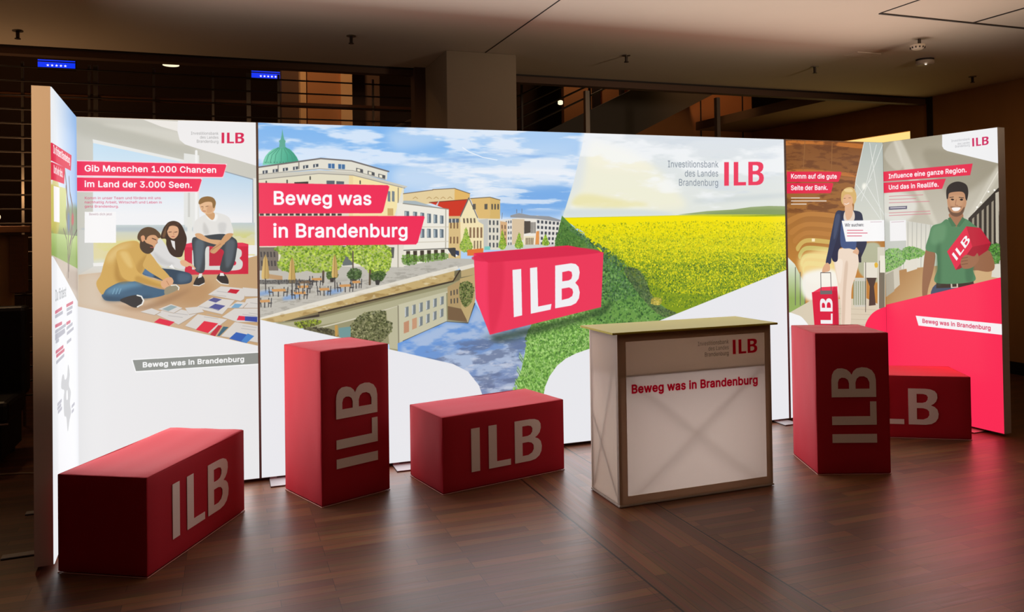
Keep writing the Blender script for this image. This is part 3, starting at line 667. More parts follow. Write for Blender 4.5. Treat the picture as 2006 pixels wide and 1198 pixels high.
["F",170,4,9,[[150,188,52],[120,165,50],[178,205,72],[96,140,46]],[1611,1525,1625,1463,1638,1415,1623,1388,1595,1389,1581,1416,1596,1464]],
["F",170,4,9,[[150,188,52],[120,165,50],[178,205,72],[96,140,46]],[1734,1500,1749,1451,1765,1412,1748,1391,1716,1392,1700,1414,1717,1451]],
["F",170,4,9,[[150,188,52],[120,165,50],[178,205,72],[96,140,46]],[1933,1489,1946,1452,1960,1423,1946,1407,1918,1408,1904,1424,1918,1453]],
["P",[60,70,100],[1227,1382,1267,1389,1299,1381,1299,1351,1258,1352]],
["P",[240,240,240],[1227,1390,1291,1350,1274,1342,1219,1375]],
["P",[225,120,60],[1356,1387,1471,1397,1471,1346,1356,1348]],
["P",[190,186,176],[-2,1305,517,1303,872,1284,1227,1334,1409,1325,1408,1264,1293,1268,309,1053,-5,983]],
["C",[160,156,146],40,10,0.5,0.8,[-3,1220,516,1211,890,1270,1303,1304,1292,1249,309,1053,-5,983]],
["P",[120,110,100],[-1,1432,122,1430,120,1284,-2,1288]],
["P",[186,150,110],[30,1270,144,1249,144,1223,62,1235]],
["W",[70,66,66],5,2,0.5,0.6,[7,1415,105,1413,112,1301,14,1304]],
["P",[228,222,208],[501,1431,920,1432,918,1283,500,1299]],
["P",[104,112,112],[518,1369,588,1376,587,1306,517,1303]],
["P",[90,92,90],[815,1416,856,1415,851,1345,814,1344]],
["P",[96,100,110],[519,1430,571,1429,571,1385,518,1387]],
["L",[170,165,150],8,[881,1442,879,1284]],
["P",[236,230,214],[920,1405,1218,1399,1217,1330,918,1305]],
["W",[70,62,52],6,1,0.55,1,[924,1388,1208,1394,1208,1333,923,1310]],
["F",60,7,14,[[74,110,50],[110,150,60]],[914,1360,1002,1358,1001,1303,914,1301]],
["F",60,7,13,[[80,115,52],[120,160,66]],[1020,1357,1203,1371,1203,1327,1020,1316]],
["L",[60,60,60],5,[919,1394,1228,1400,1266,1402]],
["P",[70,68,68],[1218,1399,1275,1402,1274,1337,1246,1352]],
["F",900,6,15,[[150,182,48],[176,204,70],[112,148,36],[92,126,40],[196,214,92]],[117,1436,519,1435,518,1325,482,1269,414,1267,354,1260,295,1277,228,1268,153,1281,112,1314,137,1378]],
["F",800,6,15,[[158,188,54],[182,208,78],[120,154,40],[96,130,44],[204,220,104]],[545,1434,802,1430,837,1353,823,1281,772,1229,710,1240,657,1286,622,1309,561,1342]],
["L",[92,80,66],14,[396,1269,394,1202]],
["L",[100,90,78],9,[585,1394,584,1270]],
["L",[92,78,62],13,[694,1267,691,1178]],
["F",200,5,12,[[66,92,52],[92,118,70],[52,74,44]],[545,1254,587,1284,639,1269,632,1225,586,1204,560,1218]],
["P",[60,62,60],[573,1213,608,1212,602,1189,579,1189]],
["F",200,5,12,[[62,88,48],[90,116,62],[50,72,42]],[697,1240,746,1264,798,1242,772,1198,727,1195,701,1214]],
["P",[60,60,58],[726,1204,759,1203,752,1171,731,1172]],
["F",120,5,11,[[66,92,52],[92,118,60]],[413,1254,448,1266,491,1247,473,1221,430,1218]],
["P",[62,60,58],[435,1227,465,1226,460,1200,440,1200]],
["G",[222,190,120],[176,142,82],[19,1389,68,1388],[43,1389,56,1354,66,1254,61,1233,22,1234,18,1252,30,1355]],
["L",[150,118,64],4,[43,1380,39,1234]],
["L",[60,58,58],6,[42,1234,43,1149]],
["B",[120,160,215],0.75,14,[0,1155,90,1164,73,1139,-8,1130]],
["G",[222,190,120],[176,142,82],[180,1370,227,1369],[204,1369,216,1335,225,1223,221,1202,183,1203,179,1221,191,1335]],
["L",[150,118,64],4,[204,1361,199,1203]],
["L",[60,58,58],6,[202,1203,203,1117]],
["B",[120,160,215],0.75,14,[160,1123,251,1132,234,1107,151,1097]],
["G",[222,190,120],[176,142,82],[448,1381,490,1380],[469,1381,480,1345,488,1250,484,1228,451,1229,447,1246,457,1346]],
["L",[150,118,64],4,[469,1372,465,1228]],
["L",[60,58,58],6,[467,1228,468,1141]],
["B",[120,160,215],0.75,14,[423,1147,518,1156,501,1131,414,1121]],
["L",[64,64,66],5,[-4,1116,0,1061]],
["L",[64,64,66],5,[12,1115,14,1061]],
["L",[64,64,66],5,[61,1113,58,1059]],
["L",[64,64,66],5,[77,1112,73,1058]],
["L",[70,70,72],7,[-4,1087,12,1085]],
["L",[70,70,72],7,[77,1083,61,1082]],
["L",[62,62,64],6,[36,1095,36,1057]],
["P",[205,150,92],[6,1104,65,1104,69,1089,12,1088]],
["L",[64,64,66],5,[62,1181,67,1126]],
["L",[64,64,66],5,[85,1180,87,1126]],
["L",[64,64,66],5,[154,1178,150,1123]],
["L",[64,64,66],5,[177,1177,170,1122]],
["L",[70,70,72],7,[61,1152,84,1150]],
["L",[70,70,72],7,[176,1148,153,1147]],
["L",[62,62,64],6,[119,1160,118,1122]],
["P",[205,150,92],[76,1169,159,1169,165,1153,84,1153]],
["L",[64,64,66],5,[197,1159,202,1104]],
["L",[64,64,66],5,[217,1158,220,1103]],
["L",[64,64,66],5,[277,1156,274,1101]],
["L",[64,64,66],5,[298,1155,292,1100]],
["L",[70,70,72],7,[197,1130,217,1127]],
["L",[70,70,72],7,[297,1126,277,1125]],
["L",[62,62,64],6,[247,1138,247,1099]],
["P",[205,150,92],[210,1146,282,1147,287,1131,217,1131]],
["L",[64,64,66],5,[223,1197,227,1141]],
["L",[64,64,66],5,[241,1196,243,1141]],
["L",[64,64,66],5,[296,1194,293,1139]],
["L",[64,64,66],5,[315,1193,310,1138]],
["L",[70,70,72],7,[222,1167,241,1165]],
["L",[70,70,72],7,[315,1164,296,1163]],
["L",[62,62,64],6,[268,1176,268,1137]],
["P",[205,150,92],[234,1184,301,1185,305,1170,241,1169]],
["L",[64,64,66],5,[357,1176,361,1121]],
["L",[64,64,66],5,[374,1176,376,1120]],
["L",[64,64,66],5,[425,1174,422,1118]],
["L",[64,64,66],5,[442,1173,438,1118]],
["L",[70,70,72],7,[357,1147,374,1144]],
["L",[70,70,72],7,[442,1144,425,1142]],
["L",[62,62,64],6,[399,1156,399,1116]],
["P",[205,150,92],[368,1164,430,1165,434,1149,374,1148]],
["L",[64,64,66],5,[481,1195,486,1138]],
["L",[64,64,66],5,[502,1194,505,1138]],
["L",[64,64,66],5,[565,1192,561,1135]],
["L",[64,64,66],5,[586,1191,580,1135]],
["L",[70,70,72],7,[481,1165,502,1162]],
["L",[70,70,72],7,[585,1161,564,1160]],
["L",[62,62,64],6,[533,1173,533,1134]],
["P",[205,150,92],[494,1182,570,1183,575,1167,502,1166]],
["L",[64,64,66],5,[569,1215,571,1159]],
["L",[64,64,66],5,[583,1215,584,1158]],
["L",[64,64,66],5,[625,1213,622,1157]],
["L",[64,64,66],5,[639,1213,635,1156]],
["L",[70,70,72],7,[568,1185,582,1183]],
["L",[70,70,72],7,[638,1183,624,1182]],
["L",[62,62,64],6,[603,1195,603,1155]],
["P",[205,150,92],[577,1203,628,1204,631,1188,582,1187]],
["L",[64,64,66],5,[227,1227,232,1171]],
["L",[64,64,66],5,[247,1226,250,1171]],
["L",[64,64,66],5,[308,1224,304,1169]],
["L",[64,64,66],5,[328,1223,322,1168]],
["L",[70,70,72],7,[227,1197,247,1195]],
["L",[70,70,72],7,[328,1194,307,1193]],
["L",[62,62,64],6,[277,1206,277,1167]],
["P",[205,150,92],[240,1214,313,1215,318,1199,247,1198]],
["L",[64,64,66],5,[311,1241,315,1186]],
["L",[64,64,66],5,[328,1241,330,1185]],
["L",[64,64,66],5,[379,1239,376,1183]],
["L",[64,64,66],5,[396,1238,391,1183]],
["L",[70,70,72],7,[311,1212,328,1209]],
["L",[70,70,72],7,[396,1209,379,1208]],
["L",[62,62,64],6,[353,1221,353,1182]],
["P",[205,150,92],[322,1229,383,1230,387,1214,328,1213]],
["F",150,4,7,[[64,64,66],[90,88,86]],[-3,1228,328,1217,328,1200,-3,1203]],
["P",[120,112,84],[-5,979,368,1033,1264,1248,1410,1269,1408,1097,1202,903,367,947]],
["P",[226,220,206],[-5,991,314,1071,1245,1273,1283,1279,1297,1262,1264,1248,309,1036,-5,979]],
["P",[196,170,116],[-5,981,309,1036,1264,1248,1263,1186,368,1016,125,959,-5,966]],
["C",[150,120,70],70,26,0.5,0.75,[-5,981,309,1036,1264,1248,1263,1186,368,1016,125,959,-5,966]],
["C",[226,214,180],50,20,0.6,0.8,[309,1036,1264,1248,1263,1195,368,1016]],
["P",[226,220,206],[1293,1272,1399,1293,1409,1269,1311,1247]],
["P",[186,164,118],[1311,1247,1410,1269,1410,1218,1311,1203]],
["P",[60,54,48],[125,959,368,999,368,977,174,948]],
["L",[64,54,44],9,[364,1008,1253,1177,1302,1249]],
["L",[90,76,56],6,[363,973,1253,1147]],
["P",[150,146,112],[59,954,363,982,1253,1172,1410,1218,1407,1041,1354,886,1202,903,903,793,901,685,816,736,816,780,512,834,249,918]],
["P",[176,172,140],[363,971,1253,1147,1252,1122,566,954,224,911,125,951]],
["L",[208,202,180],8,[333,905,565,952,1254,1117]],
["P",[198,194,166],[878,1037,1204,1110,1206,910,912,797,906,730,870,750]],
["P",[186,182,152],[797,1005,878,1028,875,741,816,754]],
["W",[120,128,130],6,2,0.5,0.66,[910,1031,1200,1098,1194,936,908,829]],
["W",[196,200,200],6,2,0.16,0.6,[901,1030,1190,1096,1185,934,898,827]],
["P",[190,140,110],[913,918,948,930,947,855,912,845]],
["P",[196,150,118],[969,938,1001,948,1000,878,968,867]],
["L",[60,62,60],7,[907,795,1202,907,1355,891,1405,1023]],
["L",[140,134,112],8,[876,1028,877,750]],
["P",[120,96,70],[1214,1013,1327,985,1350,896,1213,921]],
["P",[176,150,106],[1214,1141,1301,1184,1313,990,1214,1013]],
["P",[190,166,116],[1301,1194,1410,1218,1407,1041,1355,895,1308,990]],
["W",[86,80,72],3,2,0.4,0.6,[1228,1122,1291,1139,1294,1018,1227,1017]],
["F",330,5,12,[[86,100,52],[120,132,72],[60,74,40],[150,156,100]],[1301,1157,1359,1173,1397,1135,1386,1042,1337,998,1299,1064]],
["F",900,5,13,[[92,98,60],[126,130,88],[62,68,44],[160,158,116],[76,82,50]],[583,935,654,994,788,1001,796,942,832,923,831,869,785,818,740,794,616,810,556,849,539,885]],
["F",220,5,12,[[150,168,50],[110,124,46],[70,74,44]],[216,954,351,965,376,938,257,918]],
["F",260,5,12,[[74,76,52],[50,52,40],[110,108,80]],[274,917,444,899,477,845,324,880]],
["P",[110,150,150],[487,905,565,910,564,831,495,844]],
["P",[190,150,80],[465,924,483,923,482,849,465,854]],
["G",[104,152,218],[128,144,180],[1295,936,1505,402],[870,783,904,794,1202,907,1356,888,1408,1021,1512,856,1813,861,1684,370,1467,301,870,488]],
["C",[190,202,222],200,80,0.42,0.7,[898,784,1202,903,1354,882,1414,1004,1589,827,1822,871,1702,348,880,418]],
["C",[96,110,142],110,34,0.42,0.75,[1058,720,1295,769,1821,814,1702,348,1054,403]],
["C",[200,206,222],110,30,0.56,0.8,[1257,751,1813,803,1692,385,1360,412]],
["G",[222,228,234],[226,230,222],[2923,2192,2912,1618],[2251,2211,2225,2104,2157,1855,2064,1600,2063,1577,4027,1560,4043,2263]],
["B",[240,238,216],0.95,60,[2288,2106,2411,2113,2640,2062,2853,1942,3025,1771,3022,1655,2184,1649,2228,1842]],
["B",[246,242,222],0.7,50,[2309,2157,2422,2132,2640,2071,2810,1961,2596,1939,2296,1981]],
["C",[246,248,250],420,120,0.48,0.72,[2229,2210,4043,2263,4029,1652,2129,1659]],
["C",[212,220,228],420,70,0.6,0.95,[2600,2193,4043,2233,4031,1733,2807,1827]],
["B",[232,222,150],0.55,30,[2171,1750,2282,1769,2508,1732,2761,1694,2486,1667,2164,1677]],
["B",[212,222,222],0.85,26,[2108,1613,2129,1662,2696,1657,2977,1617,2485,1609]],
["B",[196,206,210],0.5,30,[3192,1733,4032,1784,4031,1754,3305,1703]],
["P",[152,170,118],[3011,1617,3269,1643,3500,1654,3665,1673,3834,1681,4030,1678,4028,1611]],
["B",[120,146,86],0.6,16,[3246,1616,3665,1653,4029,1652,4028,1606]],
["P",[206,206,52],[2064,1601,2977,1612,3223,1618,4028,1611,4028,1586,2063,1577]],
["B",[120,150,40],0.8,5,[3246,1604,3593,1606,4028,1615,4028,1605,3360,1595]],
["G",[246,228,6],[206,206,30],[2911,1589,2905,1274],[2060,1597,2485,1602,2977,1608,4028,1595,4010,840,2267,923,2237,1493]],
["P",[128,152,34],[2383,1378,4031,1298,4021,862,2370,624]],
["F",5200,4,11,[[232,220,18],[214,204,22],[180,186,28],[240,228,40],[150,166,28]],[2127,1549,4027,1550,4022,1347,2689,1279,2276,1446]],
["F",7000,5,13,[[222,214,28],[196,200,32],[232,222,40],[160,176,38],[128,152,40],[206,206,34]],[2307,1455,2908,1436,4024,1428,4017,1134,3580,1019,2900,1045,2541,1283]],
["F",2600,5,12,[[130,152,40],[96,128,44],[190,196,44],[74,106,44]],[2688,1242,3946,1268,3993,1165,3346,940,2898,941,2686,1091]],
["F",2600,4,12,[[236,224,30],[228,214,26],[206,206,30],[180,190,34]],[2307,1483,2909,1465,4025,1489,4020,1245,3238,1246,2584,1301]],
["F",1001,5,12,[[240,228,40],[226,214,34]],[2398,1417,2907,1408,4024,1418,4017,1124,3580,1039,2903,1160,2583,1282]],
["G",[92,138,66],[130,176,84],[2176,1440,1922,366],[2062,1616,2154,1528,2297,1416,2578,1152,2920,901,2913,513,2252,229,1668,281,1814,856,1984,1335]],
["F",1500,6,16,[[66,104,66],[84,120,84],[52,86,56],[104,140,92]],[2058,1577,2107,1549,2276,1446,2398,1380,2541,1283,2582,1189,2685,1044,2371,1010,2377,1352,2275,1382,2105,1422,2037,1478]],
["F",700,6,15,[[80,124,56],[98,140,66],[66,108,52]],[2063,1577,2117,1513,2255,1401,2016,1405,2037,1514]],
["F",2200,6,17,[[84,132,62],[104,152,74],[64,108,54],[124,166,92],[52,90,48]],[2381,1252,2688,1201,2758,1048,2865,872,2802,811,2278,672,1984,629,1822,781,2329,940]],
["F",500,6,14,[[58,80,52],[84,104,70],[110,130,80]],[2545,1216,2688,1201,2806,971,2989,877,2865,861,2709,986]],
["F",60,6,12,[[212,190,90],[190,170,70]],[2782,1005,2855,996,2842,948,2769,962]],
["F",4200,6,18,[[126,178,78],[148,196,100],[98,150,64],[84,130,58],[168,208,122]],[1814,846,2264,932,2259,646,2114,611,2019,553,1947,472,1910,367,1669,376,1764,592]],
["L",[176,214,130],3.5,[2098,692,2116,726]],
["L",[176,214,130],3.5,[2013,518,2020,560]],
["L",[92,144,64],3.5,[1974,627,1975,665]],
["L",[176,214,130],3.5,[1935,734,1931,768]],
["L",[92,144,64],3.5,[1890,455,1881,500]],
["L",[176,214,130],3.5,[1851,563,1838,604]],
["L",[92,144,64],3.5,[1813,670,1794,707]],
["L",[92,144,64],3.5,[1730,500,1702,545]],
["L",[92,144,64],3.5,[2154,681,2179,715]],
["L",[176,214,130],3.5,[2029,616,2037,654]],
["L",[92,144,64],3.5,[1990,724,1993,758]],
["L",[176,214,130],3.5,[1944,444,1942,489]],
["L",[92,144,64],3.5,[1905,551,1899,593]],
["L",[176,214,130],3.5,[1867,659,1855,696]],
["L",[92,144,64],3.5,[1828,766,1811,799]],
["L",[176,214,130],3.5,[1784,488,1762,533]],
["L",[92,144,64],3.5,[1746,595,1719,636]],
["L",[176,214,130],3.5,[2210,670,2242,704]],
["L",[92,144,64],3.5,[2084,604,2100,642]],
["L",[176,214,130],3.5,[2045,713,2055,747]],
["L",[176,214,130],3.5,[1960,540,1960,582]],
["L",[92,144,64],3.5,[1921,648,1916,686]],
["L",[176,214,130],3.5,[1882,755,1872,789]],
["L",[92,144,64],3.5,[1837,477,1822,522]],
["L",[176,214,130],3.5,[1799,584,1779,625]],
["L",[176,214,130],3.5,[1717,414,1687,463]],
["L",[92,144,64],3.5,[2100,702,2118,736]],
["L",[92,144,64],3.5,[2015,529,2022,570]],
["L",[176,214,130],3.5,[1976,637,1977,675]],
["L",[92,144,64],3.5,[1937,745,1933,778]],
["L",[176,214,130],3.5,[1891,465,1883,510]],
["L",[92,144,64],3.5,[1853,573,1839,614]],
["L",[176,214,130],3.5,[1814,680,1796,717]],
["L",[92,144,64],3.5,[1770,403,1747,452]],
["L",[176,214,130],3.5,[1732,510,1704,554]],
["L",[176,214,130],3.5,[2156,691,2181,725]],
["L",[92,144,64],3.5,[2031,626,2039,664]],
["L",[176,214,130],3.5,[1991,734,1995,768]],
["L",[92,144,64],3.5,[1946,454,1944,499]],
["L",[176,214,130],3.5,[1907,562,1900,603]],
["L",[92,144,64],3.5,[1868,669,1857,706]],
["L",[176,214,130],3.5,[1830,776,1813,809]],
["L",[92,144,64],3.5,[1785,498,1764,543]],
["L",[176,214,130],3.5,[1747,605,1721,646]],
["L",[92,144,64],3.5,[2212,680,2244,714]],
["L",[176,214,130],3.5,[2086,615,2102,652]],
["L",[92,144,64],3.5,[2046,723,2057,757]],
["L",[92,144,64],3.5,[1962,551,1962,592]],
["L",[176,214,130],3.5,[1923,658,1918,695]],
["L",[92,144,64],3.5,[1884,766,1874,799]],
["L",[176,214,130],3.5,[1839,487,1824,532]],
["L",[92,144,64],3.5,[1801,594,1781,635]],
["L",[92,144,64],3.5,[1718,425,1689,473]],
["L",[92,144,64],3.5,[2142,604,2165,641]],
["L",[176,214,130],3.5,[2102,713,2119,746]],
["L",[176,214,130],3.5,[2016,539,2024,580]],
["L",[92,144,64],3.5,[1977,647,1979,685]],
["L",[176,214,130],3.5,[1938,755,1935,788]],
["L",[92,144,64],3.5,[1893,476,1885,520]],
["L",[176,214,130],3.5,[1855,583,1841,624]],
["L",[92,144,64],3.5,[1816,690,1798,727]],
["L",[176,214,130],3.5,[1772,413,1749,461]],
["L",[92,144,64],3.5,[1734,520,1706,564]],
["L",[92,144,64],3.5,[2158,702,2182,735]],
["L",[176,214,130],3.5,[2032,636,2041,674]],
["L",[92,144,64],3.5,[1993,745,1997,778]],
["L",[176,214,130],3.5,[1948,464,1946,509]],
["L",[92,144,64],3.5,[1909,572,1902,613]],
["L",[176,214,130],3.5,[1870,680,1858,716]],
["L",[92,144,64],3.5,[1825,402,1809,450]],
["L",[176,214,130],3.5,[1787,509,1766,553]],
["L",[92,144,64],3.5,[1749,615,1723,656]],
["L",[176,214,130],3.5,[2214,691,2246,724]],
["L",[92,144,64],3.5,[2088,625,2104,662]],
["L",[176,214,130],3.5,[2048,734,2059,767]],
["L",[176,214,130],3.5,[1963,561,1964,601]],
["L",[92,144,64],3.5,[1924,669,1920,705]],
["L",[176,214,130],3.5,[1886,776,1876,809]],
["L",[92,144,64],3.5,[1841,497,1826,542]],
["L",[176,214,130],3.5,[1802,605,1783,645]],
["L",[176,214,130],3.5,[1720,435,1691,483]],
["L",[176,214,130],3.5,[2143,614,2166,651]],
["L",[92,144,64],3.5,[2104,723,2121,756]],
["L",[92,144,64],3.5,[2018,550,2025,590]],
["L",[176,214,130],3.5,[1979,658,1981,695]],
["L",[92,144,64],3.5,[1940,766,1937,798]],
["L",[176,214,130],3.5,[1895,486,1887,530]],
["L",[92,144,64],3.5,[1856,594,1843,634]],
["L",[176,214,130],3.5,[1818,701,1800,737]],
["L",[92,144,64],3.5,[1773,423,1751,471]],
["L",[176,214,130],3.5,[1735,530,1708,574]],
["L",[176,214,130],3.5,[2159,712,2184,746]],
["L",[92,144,64],3.5,[2034,647,2043,684]],
["L",[176,214,130],3.5,[1995,755,1999,788]],
["L",[92,144,64],3.5,[1949,475,1948,519]],
["L",[176,214,130],3.5,[1910,582,1904,623]],
["L",[92,144,64],3.5,[1872,690,1860,726]],
["L",[176,214,130],3.5,[1827,412,1811,459]],
["L",[92,144,64],3.5,[1789,519,1767,563]],
["L",[176,214,130],3.5,[1751,626,1724,666]],
["L",[92,144,64],3.5,[2216,701,2248,735]],
["L",[176,214,130],3.5,[2089,636,2105,672]],
["L",[92,144,64],3.5,[2050,744,2061,777]],
["L",[92,144,64],3.5,[1965,571,1965,611]],
["L",[176,214,130],3.5,[1926,679,1921,715]],
["L",[92,144,64],3.5,[1881,400,1871,448]],
["L",[176,214,130],3.5,[1842,508,1828,551]],
["L",[92,144,64],3.5,[1804,615,1784,655]],
["L",[92,144,64],3.5,[1722,445,1693,492]],
["B",[40,60,40],0.75,40,[1519,798,2362,944,2384,1103,2411,925,1929,807,1585,752,1497,799]],
["P",[226,44,80],[1402,1364,2104,1404,2384,1348,2382,1325,1500,1281]],
["P",[244,62,98],[1402,1364,1504,1297,1510,803,1411,1055]],
["P",[236,58,90],[1502,1295,2384,1348,2358,954,1508,803]],
["B",[214,44,76],0.8,7,[1441,1354,2098,1391,2333,1344,1521,1303]],
["B",[218,46,76],0.6,24,[1507,1287,1616,1301,1589,963,1513,820]],
["P",[240,239,241],[1681,1242,1746,1247,1748,924,1686,914]],
["P",[240,239,241],[1812,1251,1866,1256,1869,980,1971,994,1963,954,1813,932]],
["H",[240,239,241],[[2003,1263,2126,1276,2162,1270,2185,1249,2193,1209,2184,1165,2157,1136,2180,1111,2191,1067,2184,1025,2160,991,2121,975,1998,961],[2057,1215,2107,1223,2129,1215,2134,1189,2126,1165,2106,1155,2056,1150],[2051,1098,2108,1105,2132,1093,2139,1069,2131,1043,2104,1028,2050,1018]]],
["P",[232,232,236],[-21,990,8,983,478,848,829,744,1245,622,1350,563,1426,464,1456,378,1469,89,-33,-262]],
["P",[232,232,236],[1900,360,1914,420,1948,488,2005,556,2073,602,2152,633,2255,659,2902,851,3993,1175,4070,1173,4036,-286,1890,-257]],
["P",[238,48,88],[-13,1834,816,1824,828,1815,785,1652,773,1640,-15,1642]],
["P",[238,48,88],[-15,1626,1054,1620,1063,1612,1014,1444,1001,1431,-17,1439]],
["T",[250,250,252],110,0.03,[89,1699,712,1696],"Beweg was"],
["T",[250,250,252],110,0.03,[87,1493,952,1483],"in Brandenburg"],
["T",[128,138,150],0,0.012,[2929,1972,3377,1977],"Investitionsbank"],
["T",[128,138,150],0,0.012,[3074,1904,3375,1908],"des Landes"],
["T",[128,138,150],0,0.012,[3020,1835,3374,1836],"Brandenburg"],
["I",[236,62,94],[3429,2019,3796,2029,3792,1846,3425,1837],"ILB"],
 ],
 'D': [
["G",[128,78,42],[190,130,60],[299,2229,274,1212],[-18,2248,1041,2249,990,339,-61,414]],
["S",[188,112,50],[-3,2197,231,2211,522,2199,786,2189,781,2155,521,2168,230,2178,-4,2162]],
["S",[186,112,52],[-8,1963,225,1975,516,1959,780,1946,775,1912,515,1929,224,1942,-9,1928]],
["S",[160,100,54],[-9,1923,224,1934,515,1917,779,1903,774,1869,514,1887,223,1901,-10,1888]],
["C",[104,60,34],120,30,0.5,0.8,[-2,2221,787,2243,700,1621,-16,1625]],
["L",[150,100,56],7,[469,2192,457,1983]],
["L",[150,100,56],6,[197,2199,174,1966]],
["S",[186,126,62],[-1,1571,200,1632,507,1614,524,1580,199,1596,15,1530]],
["S",[186,126,62],[37,1489,198,1550,484,1531,501,1497,197,1514,52,1448]],
["S",[186,126,62],[68,1421,196,1482,465,1461,482,1428,195,1446,84,1380]],
["S",[208,176,96],[93,1359,195,1420,450,1399,466,1366,194,1385,109,1318]],
["S",[202,188,108],[112,1298,193,1359,438,1337,454,1304,193,1323,127,1256]],
["S",[196,200,120],[130,1236,192,1297,426,1275,442,1242,191,1262,146,1195]],
["S",[190,212,132],[149,1174,190,1236,414,1213,430,1180,190,1200,164,1133]],
["B",[244,220,150],0.9,40,[124,1270,448,1318,493,1067,187,1077]],
["P",[250,232,190],[245,1418,276,1417,275,1393,245,1393]],
["G",[182,190,184],[214,214,202],[858,2188,839,1479],[801,2212,1031,2212,1010,1420,663,1537,707,1902]],
["L",[226,228,222],6,[801,2212,707,1902,675,1734]],
["L",[226,228,222],6,[858,2202,968,1563]],
["L",[226,228,222],6,[1003,2206,756,1720]],
["L",[226,228,222],6,[930,2189,813,1861,1005,1591]],
["L",[226,228,222],6,[706,1860,985,1534]],
["L",[226,228,222],6,[868,1904,685,1720]],
["B",[250,248,236],0.9,16,[777,1861,813,1861,794,1818,768,1825]],
["G",[236,238,232],[150,176,96],[58,1272,50,947],[8,1273,73,1217,153,1079,180,805,-3,800]],
["L",[110,110,96],8,[79,1190,72,892]],
["L",[110,110,96],8,[125,1150,119,890]],
["L",[110,110,96],8,[171,1111,165,887]],
["B",[246,244,236],0.95,30,[154,1133,478,1151,489,915,183,928]],
["P",[216,204,180],[-2,827,233,925,789,916,1003,822,994,481,-9,545]],
["L",[196,184,160],4,[488,845,966,809]],
["L",[196,184,160],4,[487,804,965,767]],
["L",[196,184,160],4,[486,762,964,724]],
["L",[196,184,160],4,[485,721,963,682]],
["B",[178,186,160],0.9,14,[728,1340,944,1350,936,1052,723,1129]],
["P",[206,204,190],[669,1089,793,1085,787,846,663,851]],
["W",[150,160,130],6,1,0.5,1,[650,1062,792,1057,787,860,645,866]],
["P",[214,208,190],[918,1336,1002,1334,988,822,905,826]],
["P",[120,112,96],[932,1222,992,1221,981,823,921,825]],
["P",[228,222,206],[771,1212,913,1208,910,1081,768,1086]],
["P",[70,62,54],[793,1085,901,1081,872,1011,886,855,814,852,827,1013]],
["L",[70,64,58],6,[789,1212,778,804]],
["S",[226,180,60],[882,1195,900,1209,918,1194,914,1169,889,1167]],
["P",[236,230,214],[942,1265,1000,1263,996,1121,938,1123]],
["S",[236,216,196],[460,1248,500,1323,693,1333,718,1228,687,1116,640,1006,627,839,613,700,526,705,526,844,501,1011]],
["B",[210,184,162],0.7,8,[575,1203,605,1203,578,980,557,717,530,719,543,954]],
["B",[246,232,216],0.7,8,[480,1220,550,1232,528,1066,502,1067]],
["S",[34,44,70],[486,1615,577,1639,683,1641,753,1621,773,1557,801,1409,800,1352,744,1255,728,1211,709,1284,693,1340,526,1335,497,1233,446,1240,441,1345]],
["S",[44,56,84],[493,1622,542,1622,521,1483,447,1290,428,1213,380,1217,406,1319,445,1470]],
["B",[76,90,120],0.6,8,[489,1595,533,1594,485,1428,461,1428]],
["S",[60,84,130],[535,1358,558,1566,681,1565,693,1340,622,1331]],
["S",[224,206,190],[577,1622,631,1664,682,1621,672,1558,579,1559]],
["S",[222,176,140],[587,1678,658,1692,665,1621,637,1573,597,1573]],
["S",[226,176,136],[556,1761,584,1782,651,1778,675,1734,658,1685,622,1664,582,1678,562,1706]],
["S",[214,176,108],[549,1754,560,1796,608,1829,670,1829,704,1783,703,1727,675,1692,664,1748,633,1773,589,1769,566,1734,565,1692,548,1720]],
["B",[240,214,160],0.7,5,[582,1815,652,1823,669,1795,599,1795]],
["L",[250,250,248],4,[582,1697,603,1692,628,1703]],
["L",[90,62,46],3,[576,1741,594,1742]],
["L",[90,62,46],3,[626,1745,647,1745]],
["S",[224,176,140],[656,1299,692,1326,720,1312,712,1277,684,1285]],
["S",[220,170,132],[359,1195,394,1219,419,1199,416,1155,378,1145,341,1146]],
["P",[32,36,50],[712,1277,745,1297,743,1213,718,1214]],
["P",[236,60,88],[242,985,331,1024,492,1025,491,987]],
["P",[216,34,64],[235,987,491,991,498,693,255,706]],
["B",[190,22,52],0.6,8,[439,986,491,987,498,693,458,695]],
["L",[90,84,84],6,[326,990,327,1141,426,1138,429,986]],
["P",[110,106,106],[316,997,436,993,439,964,319,966]],
["I",[240,240,240],[317,730,312,936,441,930,436,723],"LB"],
["S",[244,244,244],[-18,828,80,815,146,780,194,695,-22,680]],
["S",[250,44,84],[764,664,793,733,857,793,948,827,1040,841,1151,844,1141,472,742,497]],
["P",[250,44,84],[747,672,1035,656,988,-1075,702,-1034]],
["P",[232,232,236],[-21,721,756,679,711,-1035,-59,-925]],
["P",[226,40,74],[15,1953,547,1960,559,1951,531,1884,521,1876,13,1871]],
["P",[226,40,74],[12,1863,461,1867,472,1859,449,1792,439,1783,10,1779]],
["T",[252,252,252],0,0.03,[51,1899,511,1903],"Komm auf die gute"],
["T",[252,252,252],0,0.03,[49,1807,417,1811],"Seite der Bank."],
["L",[236,226,216],7,[53,1744,330,1744]],
["L",[236,226,216],7,[52,1720,397,1720]],
["L",[236,226,216],7,[51,1695,198,1695]],
["P",[246,245,245],[549,1558,997,1561,996,1384,588,1387]],
["T",[110,110,116],0,0.03,[581,1510,779,1511],"Wir suchen:"],
["L",[214,80,110],6,[605,1479,767,1477]],
["L",[214,80,110],6,[604,1457,813,1454]],
["L",[214,80,110],6,[604,1433,754,1431]],
["L",[200,170,180],4,[850,1545,968,1546]],
 ],
 'E': [
["G",[168,160,140],[196,190,174],[259,2180,388,1490],[1,2340,1051,2206,1017,803,-40,700]],
